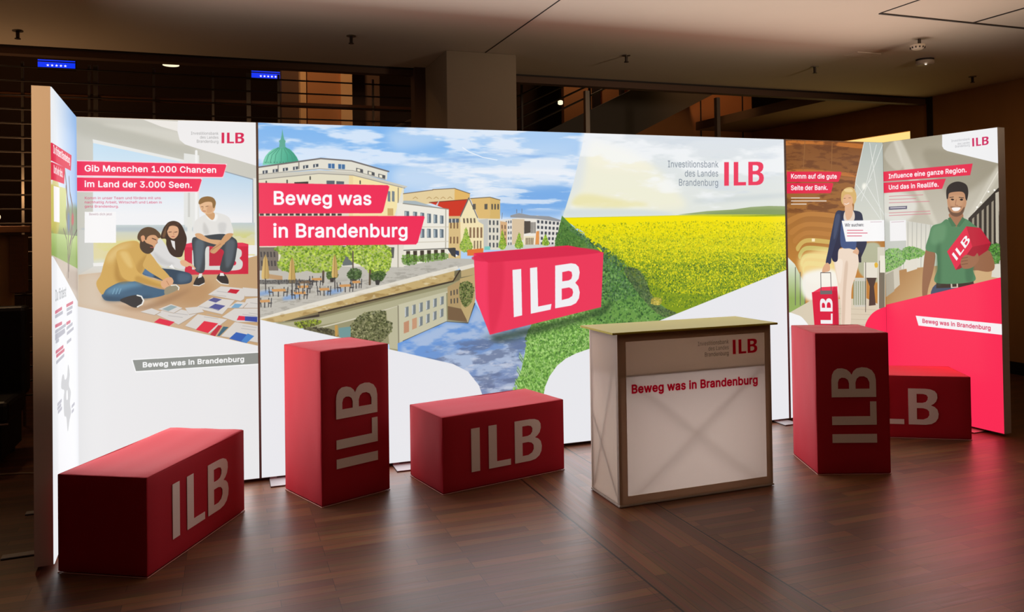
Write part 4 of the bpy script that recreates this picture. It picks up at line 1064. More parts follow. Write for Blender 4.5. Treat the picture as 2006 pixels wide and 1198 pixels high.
["B",[214,208,192],0.8,20,[108,2209,185,2201,435,1663,501,1513,459,1526,252,1874]],
["B",[150,142,122],0.7,40,[403,2114,998,1961,923,1853,667,1726,509,1857]],
["B",[206,200,184],0.9,18,[1009,1949,1020,1880,793,1579,741,1557]],
["L",[226,220,206],7,[1008,1904,779,1556]],
["B",[226,220,206],0.35,14,[11,2101,124,2208,195,2006,118,1974]],
["S",[250,248,240],[963,1763,975,1762,975,1752,963,1752]],
["S",[250,248,240],[917,1754,929,1753,929,1743,917,1743]],
["S",[250,248,240],[858,1678,870,1677,870,1667,857,1667]],
["S",[250,248,240],[826,1644,838,1644,838,1633,825,1633]],
["P",[56,50,44],[760,1557,1005,1779,1029,1777,1016,1256,757,1415]],
["W",[156,146,128],6,1,0.45,1,[779,1544,1010,1721,1000,1301,776,1403]],
["P",[190,182,164],[975,1735,999,1745,993,1369,970,1380]],
["G",[206,204,194],[224,220,206],[244,1568,239,1364],[169,1557,514,1501,499,1169,159,1157]],
["W",[186,184,174],8,1,0.18,1,[169,1557,500,1501,485,1169,159,1157]],
["P",[198,200,192],[-1,1626,214,1569,206,1236,-11,1230]],
["B",[228,226,218],0.8,30,[3,1785,219,1774,320,1667,214,1543,-2,1574]],
["G",[176,130,80],[206,170,124],[235,1198,446,994],[-14,1111,204,1159,493,1194,1027,1188,1020,916,-22,781]],
["P",[224,218,204],[200,1229,310,1251,308,1163,211,1133]],
["P",[206,198,180],[-14,1111,136,1169,140,1027,-3,914]],
["P",[176,168,150],[-14,1098,81,1141,85,972,-3,914]],
["F",300,5,14,[[96,160,62],[130,190,84],[60,116,50],[160,206,110]],[-9,1283,55,1324,163,1312,207,1261,175,1196,18,1126,-13,1151]],
["F",260,5,13,[[104,168,64],[140,194,90],[66,124,52]],[178,1325,283,1339,383,1303,354,1264,236,1236,176,1248]],
["F",220,5,13,[[84,144,56],[116,170,76],[56,104,46]],[911,1345,996,1369,999,1255,956,1220,922,1276]],
["P",[220,214,200],[944,1220,1010,1222,1007,1119,930,1127]],
["S",[150,104,74],[391,1315,454,1322,475,1267,450,1143,407,1017,388,941,353,939,351,1039,363,1164]],
["S",[70,80,104],[468,1045,781,1085,776,897,457,872]],
["P",[60,44,36],[478,1063,791,1091,787,1048,477,1018]],
["P",[206,190,170],[601,1067,662,1072,664,1034,603,1026]],
["P",[60,44,36],[614,1060,651,1064,651,1040,616,1036]],
["S",[150,102,72],[781,1179,836,1275,910,1322,951,1248,953,1186,907,1163,833,1170]],
["S",[84,132,92],[583,1554,528,1525,452,1502,422,1427,391,1320,479,1292,491,1243,492,1169,478,1060,788,1086,788,1180,836,1286,911,1334,864,1450,804,1509,722,1557,662,1499]],
["B",[58,100,68],0.6,24,[482,1304,518,1390,517,1072,481,1070]],
["B",[110,156,114],0.6,26,[458,1489,569,1512,552,1391,441,1365]],
["B",[60,104,72],0.6,18,[734,1273,790,1250,784,1097,730,1095]],
["S",[166,116,84],[601,1596,704,1605,715,1546,659,1494,623,1535]],
["P",[72,116,80],[589,1560,611,1570,662,1499,622,1497]],
["P",[72,116,80],[713,1569,736,1550,688,1494,662,1499]],
["S",[192,142,106],[587,1706,602,1754,668,1768,741,1747,747,1675,723,1617,677,1575,637,1581,601,1621]],
["B",[92,64,48],0.8,5,[594,1650,620,1613,651,1602,691,1606,730,1645,719,1600,674,1573,629,1581,598,1616]],
["B",[92,64,48],0.6,4,[615,1649,659,1652,705,1648,702,1641,659,1645,620,1642]],
["B",[204,156,118],0.7,10,[614,1729,719,1724,705,1653,626,1656]],
["S",[246,240,236],[626,1639,659,1643,697,1639,680,1618,641,1617]],
["S",[42,35,33],[583,1716,584,1785,619,1825,683,1838,747,1812,764,1757,752,1694,741,1704,734,1742,707,1760,642,1761,604,1751,595,1715]],
["L",[40,28,24],5,[609,1720,641,1723]],
["L",[40,28,24],5,[688,1718,724,1712]],
["S",[40,28,24],[617,1707,633,1711,646,1703,632,1697]],
["S",[40,28,24],[693,1701,709,1708,721,1698,706,1692]],
["L",[150,100,72],4,[664,1703,655,1660,676,1657]],
["P",[226,40,72],[742,1498,577,1306,647,1167,787,1344]],
["P",[190,30,54],[742,1498,853,1485,933,1373,787,1342]],
["P",[166,24,46],[787,1344,933,1373,910,1322,836,1275,680,1176,647,1167]],
["I",[244,244,244],[617,1285,738,1436,775,1391,656,1237],"ILB"],
["S",[158,108,78],[695,1248,735,1284,798,1274,826,1298,835,1245,783,1191,713,1179,689,1212]],
["L",[112,72,50],4,[698,1257,747,1266]],
["L",[112,72,50],4,[697,1234,746,1242]],
["L",[112,72,50],4,[697,1210,746,1218]],
["P",[240,240,241],[556,2226,1051,2228,1044,1935,596,2079,567,2097,554,2120]],
["P",[250,44,84],[-36,843,1025,1133,988,-446,-77,-762]],
["P",[230,40,76],[-8,1964,804,1964,782,1879,-10,1883]],
["P",[230,40,76],[-10,1873,580,1867,546,1791,-13,1786]],
["T",[252,252,252],0,0.03,[51,1904,756,1905],"Influence eine ganze Region."],
["T",[252,252,252],0,0.03,[48,1813,519,1810],"Und das in Reallife."],
["L",[210,130,140],5,[53,1756,376,1753]],
["L",[210,130,140],5,[53,1730,310,1726]],
["L",[210,130,140],5,[52,1702,431,1699]],
["P",[104,100,120],[48,1670,226,1671,225,1645,47,1643]],
["L",[230,226,230],5,[63,1659,210,1659]],
["L",[210,130,140],5,[50,1618,436,1622]],
["L",[210,130,140],5,[49,1596,439,1601]],
["P",[240,238,238],[54,1553,211,1556,213,1390,53,1384]],
["L",[200,170,180],4,[70,1541,193,1544]],
["T",[176,176,180],0,0.0,[633,2143,786,2142],"Investitionsbank"],
["T",[176,176,180],0,0.0,[683,2116,785,2116],"des Landes"],
["T",[176,176,180],0,0.0,[663,2097,785,2096],"Brandenburg"],
["I",[206,44,96],[804,2153,934,2152,932,2092,805,2091],"ILB"],
["P",[246,240,242],[285,787,1020,791,1019,713,309,710]],
["T",[216,70,104],0,0.03,[343,736,918,738],"Beweg was in Brandenburg"],
 ],
}


LETTER_I = [[(0, 0), (.115, 0), (.115, 1), (0, 1)]]
LETTER_L = [[(.237, 0), (.545, 0), (.545, .14), (.35, .14), (.35, 1), (.237, 1)]]
LETTER_B = [[(.605, 0), (.605, 1), (.83, 1), (.90, .985), (.955, .94), (.985, .86), (.988, .75), (.97, .65), (.935, .58), (.90, .545), (.95, .5), (.985, .43), (1, .31), (.992, .19), (.96, .09), (.905, .025), (.83, 0)],
            [(.715, .855), (.80, .855), (.845, .83), (.865, .77), (.86, .69), (.835, .63), (.79, .605), (.715, .605)],
            [(.715, .46), (.80, .46), (.85, .43), (.878, .37), (.88, .27), (.855, .19), (.80, .145), (.715, .145)]]


class Canvas:
    def __init__(self, w_mm, h_mm, res, seed):
        self.res = res
        self.h_mm = h_mm
        self.W = int(round(w_mm / res))
        self.H = int(round(h_mm / res))
        self.a = np.ones((self.H, self.W, 3), np.float32) * 0.9
        self.rng = np.random.RandomState(seed)

    def pts(self, flat):
        p = np.asarray(flat, np.float64).reshape(-1, 2)
        return np.stack([p[:, 0] / self.res, (self.h_mm - p[:, 1]) / self.res], -1)

    @staticmethod
    def smooth(p, k=6):
        n = len(p)
        out = []
        for i in range(n):
            p0, p1, p2, p3 = p[i - 1], p[i], p[(i + 1) % n], p[(i + 2) % n]
            for j in range(k):
                t = j / k
                out.append(0.5 * (2 * p1 + (p2 - p0) * t + (2 * p0 - 5 * p1 + 4 * p2 - p3) * t * t + (3 * p1 - p0 - 3 * p2 + p3) * t ** 3))
        return np.array(out)

    def mask(self, loops, ss=3):
        allp = np.concatenate(loops)
        x0 = max(0, int(math.floor(allp[:, 0].min())) - 1)
        x1 = min(self.W, int(math.ceil(allp[:, 0].max())) + 2)
        y0 = max(0, int(math.floor(allp[:, 1].min())) - 1)
        y1 = min(self.H, int(math.ceil(allp[:, 1].max())) + 2)
        if x1 <= x0 or y1 <= y0:
            return None
        if (x1 - x0) * (y1 - y0) > 900000:
            ss = 2
        w, h = (x1 - x0) * ss, (y1 - y0) * ss
        d = np.zeros((h, w + 1), np.int16)
        for lp in loops:
            q = (lp - [x0, y0]) * ss
            n = len(q)
            for i in range(n):
                ax, ay = q[i]
                bx, by = q[(i + 1) % n]
                if ay == by:
                    continue
                if ay > by:
                    ax, ay, bx, by = bx, by, ax, ay
                r0 = max(0, int(math.ceil(ay - 0.5)))
                r1 = min(h - 1, int(math.ceil(by - 0.5)) - 1)
                if r1 < r0:
                    continue
                rows = np.arange(r0, r1 + 1)
                xs = ax + (rows + 0.5 - ay) * (bx - ax) / (by - ay)
                xi = np.clip(np.ceil(xs - 0.5), 0, w).astype(np.int32)
                np.add.at(d, (rows, xi), 1)
        m = (np.cumsum(d[:, :w], axis=1) % 2).astype(np.float32)
        m = m.reshape(y1 - y0, ss, x1 - x0, ss).mean(axis=(1, 3))
        return x0, y0, x1, y1, m

    def blend(self, mk, color, alpha=1.0):
        if mk is None:
            return
        x0, y0, x1, y1, m = mk
        s = self.a[y0:y1, x0:x1]
        k = (m * alpha)[..., None]
        s += (np.asarray(color, np.float32) - s) * k

    def noise(self, w, h, sx, sy, octaves=4):
        out = np.zeros((h, w), np.float32)
        amp, tot = 1.0, 0.0
        for o in range(octaves):
            gx, gy = max(2.0, sx / 2 ** o), max(2.0, sy / 2 ** o)
            nx, ny = int(w / gx) + 3, int(h / gy) + 3
            g = self.rng.rand(ny, nx).astype(np.float32)
            X = np.arange(w) / gx
            Y = np.arange(h) / gy
            xi, yi = X.astype(int), Y.astype(int)
            fx, fy = X - xi, Y - yi
            fx = fx * fx * (3 - 2 * fx)
            fy = (fy * fy * (3 - 2 * fy))[:, None]
            a = g[np.ix_(yi, xi)] * (1 - fx) + g[np.ix_(yi, xi + 1)] * fx
            b = g[np.ix_(yi + 1, xi)] * (1 - fx) + g[np.ix_(yi + 1, xi + 1)] * fx
            out += amp * (a * (1 - fy) + b * fy)
            tot += amp
            amp *= 0.55
        return out / tot

    def line(self, color, w, p):
        w = max(w / self.res, 0.8)
        r = w / 2
        x0 = max(0, int(p[:, 0].min() - r - 2))
        x1 = min(self.W, int(p[:, 0].max() + r + 3))
        y0 = max(0, int(p[:, 1].min() - r - 2))
        y1 = min(self.H, int(p[:, 1].max() + r + 3))
        if x1 <= x0 or y1 <= y0:
            return
        X, Y = np.meshgrid(np.arange(x0, x1) + .5, np.arange(y0, y1) + .5)
        best = np.full(X.shape, 1e9)
        for i in range(len(p) - 1):
            a, b = p[i], p[i + 1]
            v = b - a
            t = np.clip(((X - a[0]) * v[0] + (Y - a[1]) * v[1]) / max(v @ v, 1e-9), 0, 1)
            best = np.minimum(best, np.hypot(X - a[0] - t * v[0], Y - a[1] - t * v[1]))
        self.blend((x0, y0, x1, y1, np.clip(r - best + .5, 0, 1)), color)

    def text(self, color, bold, base, s):
        p = self.pts(base)
        adv = sum(GLYPHS[ch][0] + bold * 560 for ch in s) / 1.0
        u = (p[1] - p[0]) / adv
        ys = 0.94 if bold >= .04 else (1.0 if bold >= .02 else 1.22)
        v = np.array([0.0, -1.0]) * np.hypot(*u) * ys
        x = 0.0
        for ch in s:
            a, loops = GLYPHS[ch]
            if loops:
                ql = [p[0] + np.outer(np.asarray(l[0::2], float) + x + bold * 280, u) + np.outer(np.asarray(l[1::2], float), v) for l in loops]
                self.blend(self.mask(ql, 4), color)
                if bold:
                    for q in ql:
                        wd = 2 * bold * 700 * np.hypot(*u) * self.res
                        if wd > self.res * .9:
                            self.line(color, wd, np.concatenate([q, q[:1]]))
            x += a + bold * 560

    def soft(self, loops, blur):
        r = max(1, int(blur / self.res / 2))
        allp = np.concatenate(loops)
        x0, x1 = int(allp[:, 0].min()) - 3 * r, int(allp[:, 0].max()) + 3 * r
        y0, y1 = int(allp[:, 1].min()) - 3 * r, int(allp[:, 1].max()) + 3 * r
        x0, y0, x1, y1 = max(0, x0), max(0, y0), min(self.W, x1), min(self.H, y1)
        if x1 - x0 < 2 or y1 - y0 < 2:
            return None
        mk = self.mask(loops, 2)
        if mk is None:
            return None
        m = np.zeros((y1 - y0, x1 - x0), np.float32)
        ax0, ay0, ax1, ay1 = max(x0, mk[0]), max(y0, mk[1]), min(x1, mk[2]), min(y1, mk[3])
        m[ay0 - y0:ay1 - y0, ax0 - x0:ax1 - x0] = mk[4][ay0 - mk[1]:ay1 - mk[1], ax0 - mk[0]:ax1 - mk[0]]
        for _ in range(2):
            for ax in (0, 1):
                pad = [(0, 0), (0, 0)]
                pad[ax] = (r + 1, r)
                c = np.cumsum(np.pad(m, pad, mode='edge'), axis=ax)
                n = m.shape[ax]
                m = (np.take(c, np.arange(2 * r + 1, 2 * r + 1 + n), ax) - np.take(c, np.arange(0, n), ax)) / (2 * r + 1)
        return x0, y0, x1, y1, m

    def run(self, cmds):
        for c in cmds:
            op = c[0]
            if op in 'PSIWHFCB' or op == 'T' or op == 'L':
                col = np.asarray(c[4] if op == 'F' else c[1], np.float32) / 255.0
            if op == 'P':
                self.blend(self.mask([self.pts(c[2])]), col)
            elif op == 'S':
                f = c[2] if not isinstance(c[2][0], list) else sum(c[2], [])
                self.blend(self.mask([self.smooth(self.pts(f))]), col)
            elif op == 'H':
                self.blend(self.mask([self.pts(f) for f in c[2]]), col)
            elif op == 'G':
                mk = self.mask([self.pts(c[4])])
                if mk is None:
                    continue
                x0, y0, x1, y1, m = mk
                a, b = self.pts(c[3])
                v = b - a
                X, Y = np.meshgrid(np.arange(x0, x1), np.arange(y0, y1))
                t = np.clip(((X - a[0]) * v[0] + (Y - a[1]) * v[1]) / max(v @ v, 1e-9), 0, 1)[..., None]
                c0, c1 = np.asarray(c[1]) / 255.0, np.asarray(c[2]) / 255.0
                self.blend((x0, y0, x1, y1, m), (c0 + (c1 - c0) * t).astype(np.float32))
            elif op == 'L':
                self.line(col, c[2], self.pts(c[3]))
            elif op == 'T':
                self.text(col, c[3], c[4], c[5])
            elif op == 'I':
                tl, tr, br, bl = self.pts(c[2])
                for ch, src in (('I', LETTER_I), ('L', LETTER_L), ('B', LETTER_B)):
                    if ch in c[3]:
                        loops = []
                        for lp in src:
                            q = np.array(lp)
                            if c[3] == 'LB':
                                q[:, 0] = (q[:, 0] - .237) / (1 - .237)
                            X, Y = q[:, :1], q[:, 1:]
                            loops.append((bl * (1 - X) + br * X) * (1 - Y) + (tl * (1 - X) + tr * X) * Y)
                        self.blend(self.mask(loops, 4), col)
            elif op == 'W':
                nx, ny, fx, fy = c[2:6]
                tl, tr, br, bl = self.pts(c[6])
                for i in range(nx):
                    for j in range(ny):
                        u0, u1 = (i + .5 - fx / 2) / nx, (i + .5 + fx / 2) / nx
                        v0, v1 = (j + .5 - fy / 2) / ny, (j + .5 + fy / 2) / ny
                        q = [(tl * (1 - u) + tr * u) * (1 - v) + (bl * (1 - u) + br * u) * v for u, v in ((u0, v0), (u1, v0), (u1, v1), (u0, v1))]
                        self.blend(self.mask([np.array(q)]), col)
            elif op == 'F':
                n, s0, s1 = c[1:4]
                mk = self.mask([self.smooth(self.pts(c[5]), 3)], 1)
                if mk is None:
                    continue
                x0, y0, x1, y1, m = mk
                ys, xs = np.nonzero(m > .5)
                if len(ys) == 0:
                    continue
                if n < 1000:
                    self.blend(mk, col.mean(axis=0) * .92, .62)
                k = self.rng.randint(0, len(ys), n)
                order = np.argsort(self.rng.rand(n))
                for i in k[order]:
                    s = self.rng.uniform(s0, s1) / self.res / 2
                    ex, ey = s * self.rng.uniform(.6, 1.3), s * self.rng.uniform(.6, 1.3)
                    cx, cy = xs[i] + x0, ys[i] + y0
                    R = int(max(ex, ey)) + 1
                    a0, a1, b0, b1 = max(0, cx - R), min(self.W, cx + R + 1), max(0, cy - R), min(self.H, cy + R + 1)
                    X = (np.arange(a0, a1) - cx)[None] / max(ex, .5)
                    Y = (np.arange(b0, b1) - cy)[:, None] / max(ey, .5)
                    al = np.clip((1.25 - np.sqrt(X * X + Y * Y)) * 2, 0, .85)[..., None].astype(np.float32)
                    cc = col[self.rng.randint(len(col))] * self.rng.uniform(.88, 1.1)
                    sub = self.a[b0:b1, a0:a1]
                    sub += (cc - sub) * al
            elif op == 'C':
                sx, sy, lo, hi = c[2:6]
                mk = self.soft([self.pts(c[6])], 30)
                if mk is None:
                    continue
                x0, y0, x1, y1, m = mk
                nz = self.noise(x1 - x0, y1 - y0, sx / self.res, sy / self.res, 5)
                t = np.clip((nz - lo) / (hi - lo) * 1.6, 0, 1)
                self.blend((x0, y0, x1, y1, m * t * t * (3 - 2 * t) * .7), col)
            elif op == 'B':
                self.blend(self.soft([self.smooth(self.pts(c[4]))], c[3]), col, c[2])
        return self


def canvas_image(name, cv):
    im = bpy.data.images.new(name, cv.W, cv.H, alpha=False)
    px = np.ones((cv.H, cv.W, 4), np.float32)
    px[..., :3] = np.clip(cv.a, 0, 1)[::-1]
    im.pixels.foreach_set(px.ravel())
    im.update()
    im.pack()
    return im


def print_material(name, key, w_mm, h_mm, res, seed):
    cv = Canvas(w_mm, h_mm, res, seed).run(PRINTS[key])
    im = canvas_image(name, cv)
    m = bpy.data.materials.new(name)
    m.use_nodes = True
    nt = m.node_tree
    b = nt.nodes['Principled BSDF']
    t = nt.nodes.new('ShaderNodeTexImage')
    t.image = im
    t.interpolation = 'Cubic'
    t.extension = 'EXTEND'
    b.inputs['Base Color'].default_value = (0.02, 0.02, 0.02, 1)
    b.inputs['Roughness'].default_value = 0.8
    b.inputs['Specular IOR Level'].default_value = 0.1
    nt.links.new(t.outputs['Color'], b.inputs['Emission Color'])
    b.inputs['Emission Strength'].default_value = 1.0
    return m


# ------------------------------------------------------------------ setting
def floor_material():
    m = bpy.data.materials.new('dark_parquet')
    m.use_nodes = True
    nt = m.node_tree
    N, Lk = nt.nodes, nt.links
    b = N['Principled BSDF']
    geo = N.new('ShaderNodeNewGeometry')
    sep = N.new('ShaderNodeSeparateXYZ')
    Lk.new(geo.outputs['Position'], sep.inputs[0])

    def planks(swap):
        cmb = N.new('ShaderNodeCombineXYZ')
        Lk.new(sep.outputs['Y' if swap else 'X'], cmb.inputs['X'])
        Lk.new(sep.outputs['X' if swap else 'Y'], cmb.inputs['Y'])
        br = N.new('ShaderNodeTexBrick')
        br.inputs['Scale'].default_value = 1.0
        br.inputs['Brick Width'].default_value = 0.62
        br.inputs['Row Height'].default_value = 0.066
        br.inputs['Mortar Size'].default_value = 0.0012
        br.inputs['Mortar Smooth'].default_value = 0.3
        br.inputs['Bias'].default_value = -0.25
        br.offset = 0.37
        br.offset_frequency = 3
        br.inputs['Color1'].default_value = srgb((94, 60, 42))
        br.inputs['Color2'].default_value = srgb((126, 82, 52))
        br.inputs['Mortar'].default_value = srgb((44, 26, 20))
        Lk.new(cmb.outputs[0], br.inputs['Vector'])
        gr = N.new('ShaderNodeTexNoise')
        mp = N.new('ShaderNodeMapping')
        mp.inputs['Scale'].default_value = (3.0, 70.0, 1.0)
        Lk.new(cmb.outputs[0], mp.inputs['Vector'])
        Lk.new(mp.outputs[0], gr.inputs['Vector'])
        gr.inputs['Scale'].default_value = 1.0
        gr.inputs['Detail'].default_value = 6.0
        return br, gr

    b1, g1 = planks(False)
    b2, g2 = planks(True)
    # the long strip in line with the pillar runs across the other boards
    lo = N.new('ShaderNodeMath')
    lo.operation = 'COMPARE'
    lo.inputs[1].default_value = 2.78
    lo.inputs[2].default_value = 0.27
    Lk.new(sep.outputs['X'], lo.inputs[0])

    def mix(a, c, f, rgba=True):
        x = N.new('ShaderNodeMix')
        x.data_type = 'RGBA' if rgba else 'FLOAT'
        Lk.new(f, x.inputs['Factor'])
        Lk.new(a, x.inputs['A'])
        Lk.new(c, x.inputs['B'])
        return x.outputs['Result']

    colr = mix(b1.outputs['Color'], b2.outputs['Color'], lo.outputs[0])
    grain = mix(g1.outputs['Color'], g2.outputs['Color'], lo.outputs[0])
    mul = N.new('ShaderNodeMix')
    mul.data_type = 'RGBA'
    mul.blend_type = 'OVERLAY'
    mul.inputs['Factor'].default_value = 0.55
    Lk.new(colr, mul.inputs['A'])
    Lk.new(grain, mul.inputs['B'])
    dark = mul.outputs['Result']
    for xj in (2.51, 3.05):
        cj = N.new('ShaderNodeMath')
        cj.operation = 'COMPARE'
        cj.inputs[1].default_value = xj
        cj.inputs[2].default_value = 0.005
        Lk.new(sep.outputs['X'], cj.inputs[0])
        mj = N.new('ShaderNodeMix')
        mj.data_type = 'RGBA'
        mj.inputs['B'].default_value = srgb((22, 14, 10))
        Lk.new(cj.outputs[0], mj.inputs['Factor'])
        Lk.new(dark, mj.inputs['A'])
        dark = mj.outputs['Result']
    Lk.new(dark, b.inputs['Base Color'])
    rr = N.new('ShaderNodeMapRange')
    rr.inputs['To Min'].default_value = 0.30
    rr.inputs['To Max'].default_value = 0.50
    Lk.new(grain, rr.inputs['Value'])
    Lk.new(rr.outputs[0], b.inputs['Roughness'])
    b.inputs['Specular IOR Level'].default_value = 0.34
    bp = N.new('ShaderNodeBump')
    bp.inputs['Strength'].default_value = 0.18
    bp.inputs['Distance'].default_value = 0.003
    Lk.new(grain, bp.inputs['Height'])
    Lk.new(bp.outputs[0], b.inputs['Normal'])
    return m


MAT_WALL = material('warm_grey_plaster', (150, 132, 112), 0.9, vary=0.05, bump_scale=4)
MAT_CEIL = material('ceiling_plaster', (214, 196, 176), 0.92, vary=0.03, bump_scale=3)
MAT_BROWN = material('brown_wall_cladding', (176, 126, 76), 0.7, vary=0.12, bump_scale=6, stretch=(1, 1, .2))
MAT_JOINT = material('dark_joint', (40, 30, 24), 0.8)
MAT_DARKMETAL = material('dark_steel', (70, 58, 50), 0.45, 0.6)
MAT_GREYMETAL = material('grey_steel', (120, 108, 96), 0.4, 0.7)
MAT_BLACK = material('black_upholstery', (16, 12, 12), 0.45, bump=0.15, bump_scale=60)
MAT_WOOD = material('dark_wood', (110, 66, 34), 0.5, vary=0.3, bump_scale=9, stretch=(1, 1, 8))

struct(MB().box(-7, 15, -9.5, 9.5, -0.1, 0.0).build('floor', floor_material()))
struct(MB().box(-7, 8.4, -9.5, 1.75, 3.0, 3.12).build('ceiling', MAT_CEIL))
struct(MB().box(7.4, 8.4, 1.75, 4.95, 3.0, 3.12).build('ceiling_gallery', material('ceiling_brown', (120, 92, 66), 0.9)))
struct(MB().box(2.83 - .004, 2.83 + .004, -9.4, 0.985, 2.997, 3.002).build('trim_1', MAT_JOINT))
struct(MB().box(5.08, 8.4, -0.925, -0.905, 2.994, 3.002).build('trim_2', MAT_JOINT))
struct(MB().box(5.075, 5.085, -2.6, -0.925, 2.996, 3.002).build('trim_3', MAT_JOINT))
struct(MB().box(5.935, 5.95, -2.6, -0.925, 2.995, 3.002).build('trim_4', MAT_JOINT))
# lintel over the openings to the atrium
lint = MB().box(-7, 2.46, 1.75, 1.85, 2.935, 3.0).box(3.1, 8.4, 1.75, 1.85, 2.925, 3.0)
lint.box(2.40, 2.50, 1.70, 1.85, 0, 3.0)
struct(lint.build('wall_back', material('brown_lintel', (92, 66, 50), 0.8)))
struct(MB().box(-7, 2.46, 1.742, 1.75, 2.985, 3.0).build('trim_5', MAT_JOINT))
struct(MB().box(3.1, 8.4, 1.742, 1.75, 2.985, 3.0).build('trim_6', MAT_JOINT))
struct(MB().box(2.50, 3.10, 0.99, 1.86, 0, 3.0, bevel=.006).build('wall_pillar', MAT_WALL))
# right-hand wall with a lit doorway further back
wr = MB().box(8.4, 8.6, -9.5, 1.985, 0, 3.1).box(8.4, 8.6, 1.985, 3.3, 2.65, 3.0).box(8.4, 8.6, 3.3, 9.5, 0, 3.0)
struct(wr.build('wall_right', MAT_BROWN))
struct(MB().box(8.385, 8.4, -9.4, 1.98, 0, 0.125).build('baseboard_right', material('black_baseboard', (18, 12, 10), 0.6)))
struct(MB().box(8.39, 8.43, 1.66, 1.74, 0.125, 3.0).build('trim_7', MAT_JOINT))
dn = MB().box(8.412, 8.44, 1.99, 3.295, 0.0, 2.645).build('door_1', material('lit_glass_door', (255, 226, 150), 0.5, emit=(255, 224, 138), emit_strength=1.0))
struct(dn)
MB().box(8.406, 8.412, 1.987, 3.298, 2.55, 2.557).build('door_transom', MAT_WOOD, dn)
struct(MB().box(-7.1, -7.0, -9.5, 9.5, 0, 5.0).build('wall_left', MAT_BROWN))
struct(MB().box(-7, 8.4, -9.6, -9.5, 0, 3.0).build('wall_front', material('dark_front_wall', (70, 58, 50), 0.9)))
# atrium behind
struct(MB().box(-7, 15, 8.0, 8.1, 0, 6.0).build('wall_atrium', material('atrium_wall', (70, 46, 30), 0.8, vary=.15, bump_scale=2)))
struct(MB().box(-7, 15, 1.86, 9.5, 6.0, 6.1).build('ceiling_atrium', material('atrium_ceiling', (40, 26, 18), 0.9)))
bw = MB().box(6.35, 8.4, 4.95, 5.05, 0, 5.9).box(6.35, 8.39, 4.93, 4.95, 0.0, .1)
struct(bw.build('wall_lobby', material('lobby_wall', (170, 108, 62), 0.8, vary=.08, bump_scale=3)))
struct(MB().box(7.48, 7.495, 4.935, 4.95, 0.1, 5.9).box(8.22, 8.235, 4.935, 4.95, 0.1, 5.9).build('trim_8', MAT_JOINT))

# warm-lit pilaster and dark wall beside it
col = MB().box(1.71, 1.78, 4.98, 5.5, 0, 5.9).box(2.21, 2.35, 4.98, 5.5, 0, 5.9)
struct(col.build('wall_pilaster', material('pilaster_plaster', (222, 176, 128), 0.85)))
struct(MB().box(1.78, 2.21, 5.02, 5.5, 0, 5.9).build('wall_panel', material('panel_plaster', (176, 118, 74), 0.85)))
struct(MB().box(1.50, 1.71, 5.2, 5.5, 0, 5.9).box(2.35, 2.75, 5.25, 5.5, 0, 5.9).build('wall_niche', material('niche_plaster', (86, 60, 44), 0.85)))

# screen of thin rails and posts, left of the pillar
rail = thing('balustrade', 'dark steel screen of thin horizontal rails behind the seating poster', 'railing', (0, 2.3, 0))
z = 0.25
zs = []
while z < 2.98:
    zs.append(z)
    z += 0.117
for k, zz in enumerate(zs):
    MB().tube((-4.5, 0, zz), (2.60, 0, zz), 0.0075, 8).build('rail', MAT_DARKMETAL, rail)
MB().box(-4.5, 2.60, 0.03, 0.06, 2.70, 2.745).build('handrail', MAT_WOOD, rail)
for x in (-4.4, -2.6, -0.75, -0.26, -.21, 0.24, 0.72, 1.02, 1.28, 2.14):
    w = 0.018 if x in (-.21, 1.02) else 0.01
    MB().box(x - w, x + w, 0.01, 0.03, 0.0, 2.99).build('post', MAT_GREYMETAL, rail)

# glazing bars right of the pillar
for i, (x, w) in enumerate(((4.136, .022), (5.63, .02))):
    struct(MB().box(x - w, x + w, 1.80, 1.85, 0, 2.89).build('window_%d' % (i + 1), MAT_GREYMETAL))

# staircase climbing to the gallery
st = thing('staircase', 'dark staircase with sloping stringer and thin rails climbing behind the pillar', 'stairs', (0, 4.0, 0))
sl = 0.48
def stz(x, o):
    return 2.79 + (x - 5.87) * sl + o
MB().prism([(1.2, stz(1.2, 0)), (5.15, stz(5.15, 0)), (7.25, stz(7.25, 0)), (7.25, stz(7.25, .60)), (1.2, stz(1.2, .60))], 'y', -.04, 0.0).build('stringer', material('stair_stringer', (74, 62, 52), 0.7), st)
MB().prism([(1.2, stz(1.2, .05)), (7.25, stz(7.25, .05)), (7.25, stz(7.25, .12)), (1.2, stz(1.2, .12))], 'y', 0.0, .88).build('soffit', material('stair_soffit', (66, 54, 46), 0.7), st)
tr = MB()
for i in range(20):
    x0 = 1.3 + i * .29
    tr.box(x0, x0 + .31, 0.0, .88, stz(x0, .38), stz(x0, .42))
tr.build('treads', MAT_WOOD, st)
for o in (.78, .92, 1.06, 1.2, 1.5):
    MB().tube((1.2, .02, stz(1.2, o)), (7.2, .02, stz(7.2, o)), .012 if o < 1.4 else .022, 8).build('rail', MAT_DARKMETAL, st)
for i in range(7):
    x = 1.5 + i * .93
    MB().box(x - .012, x + .012, 0.0, .025, stz(x, .55), stz(x, 1.5)).build('post', MAT_DARKMETAL, st)
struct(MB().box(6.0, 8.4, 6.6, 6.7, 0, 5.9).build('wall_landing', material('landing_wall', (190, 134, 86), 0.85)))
struct(MB().box(6.5, 6.62, 6.52, 6.6, 0, 5.9).box(7.0, 7.06, 6.52, 6.6, 0, 5.9).build('trim_9', MAT_JOINT))

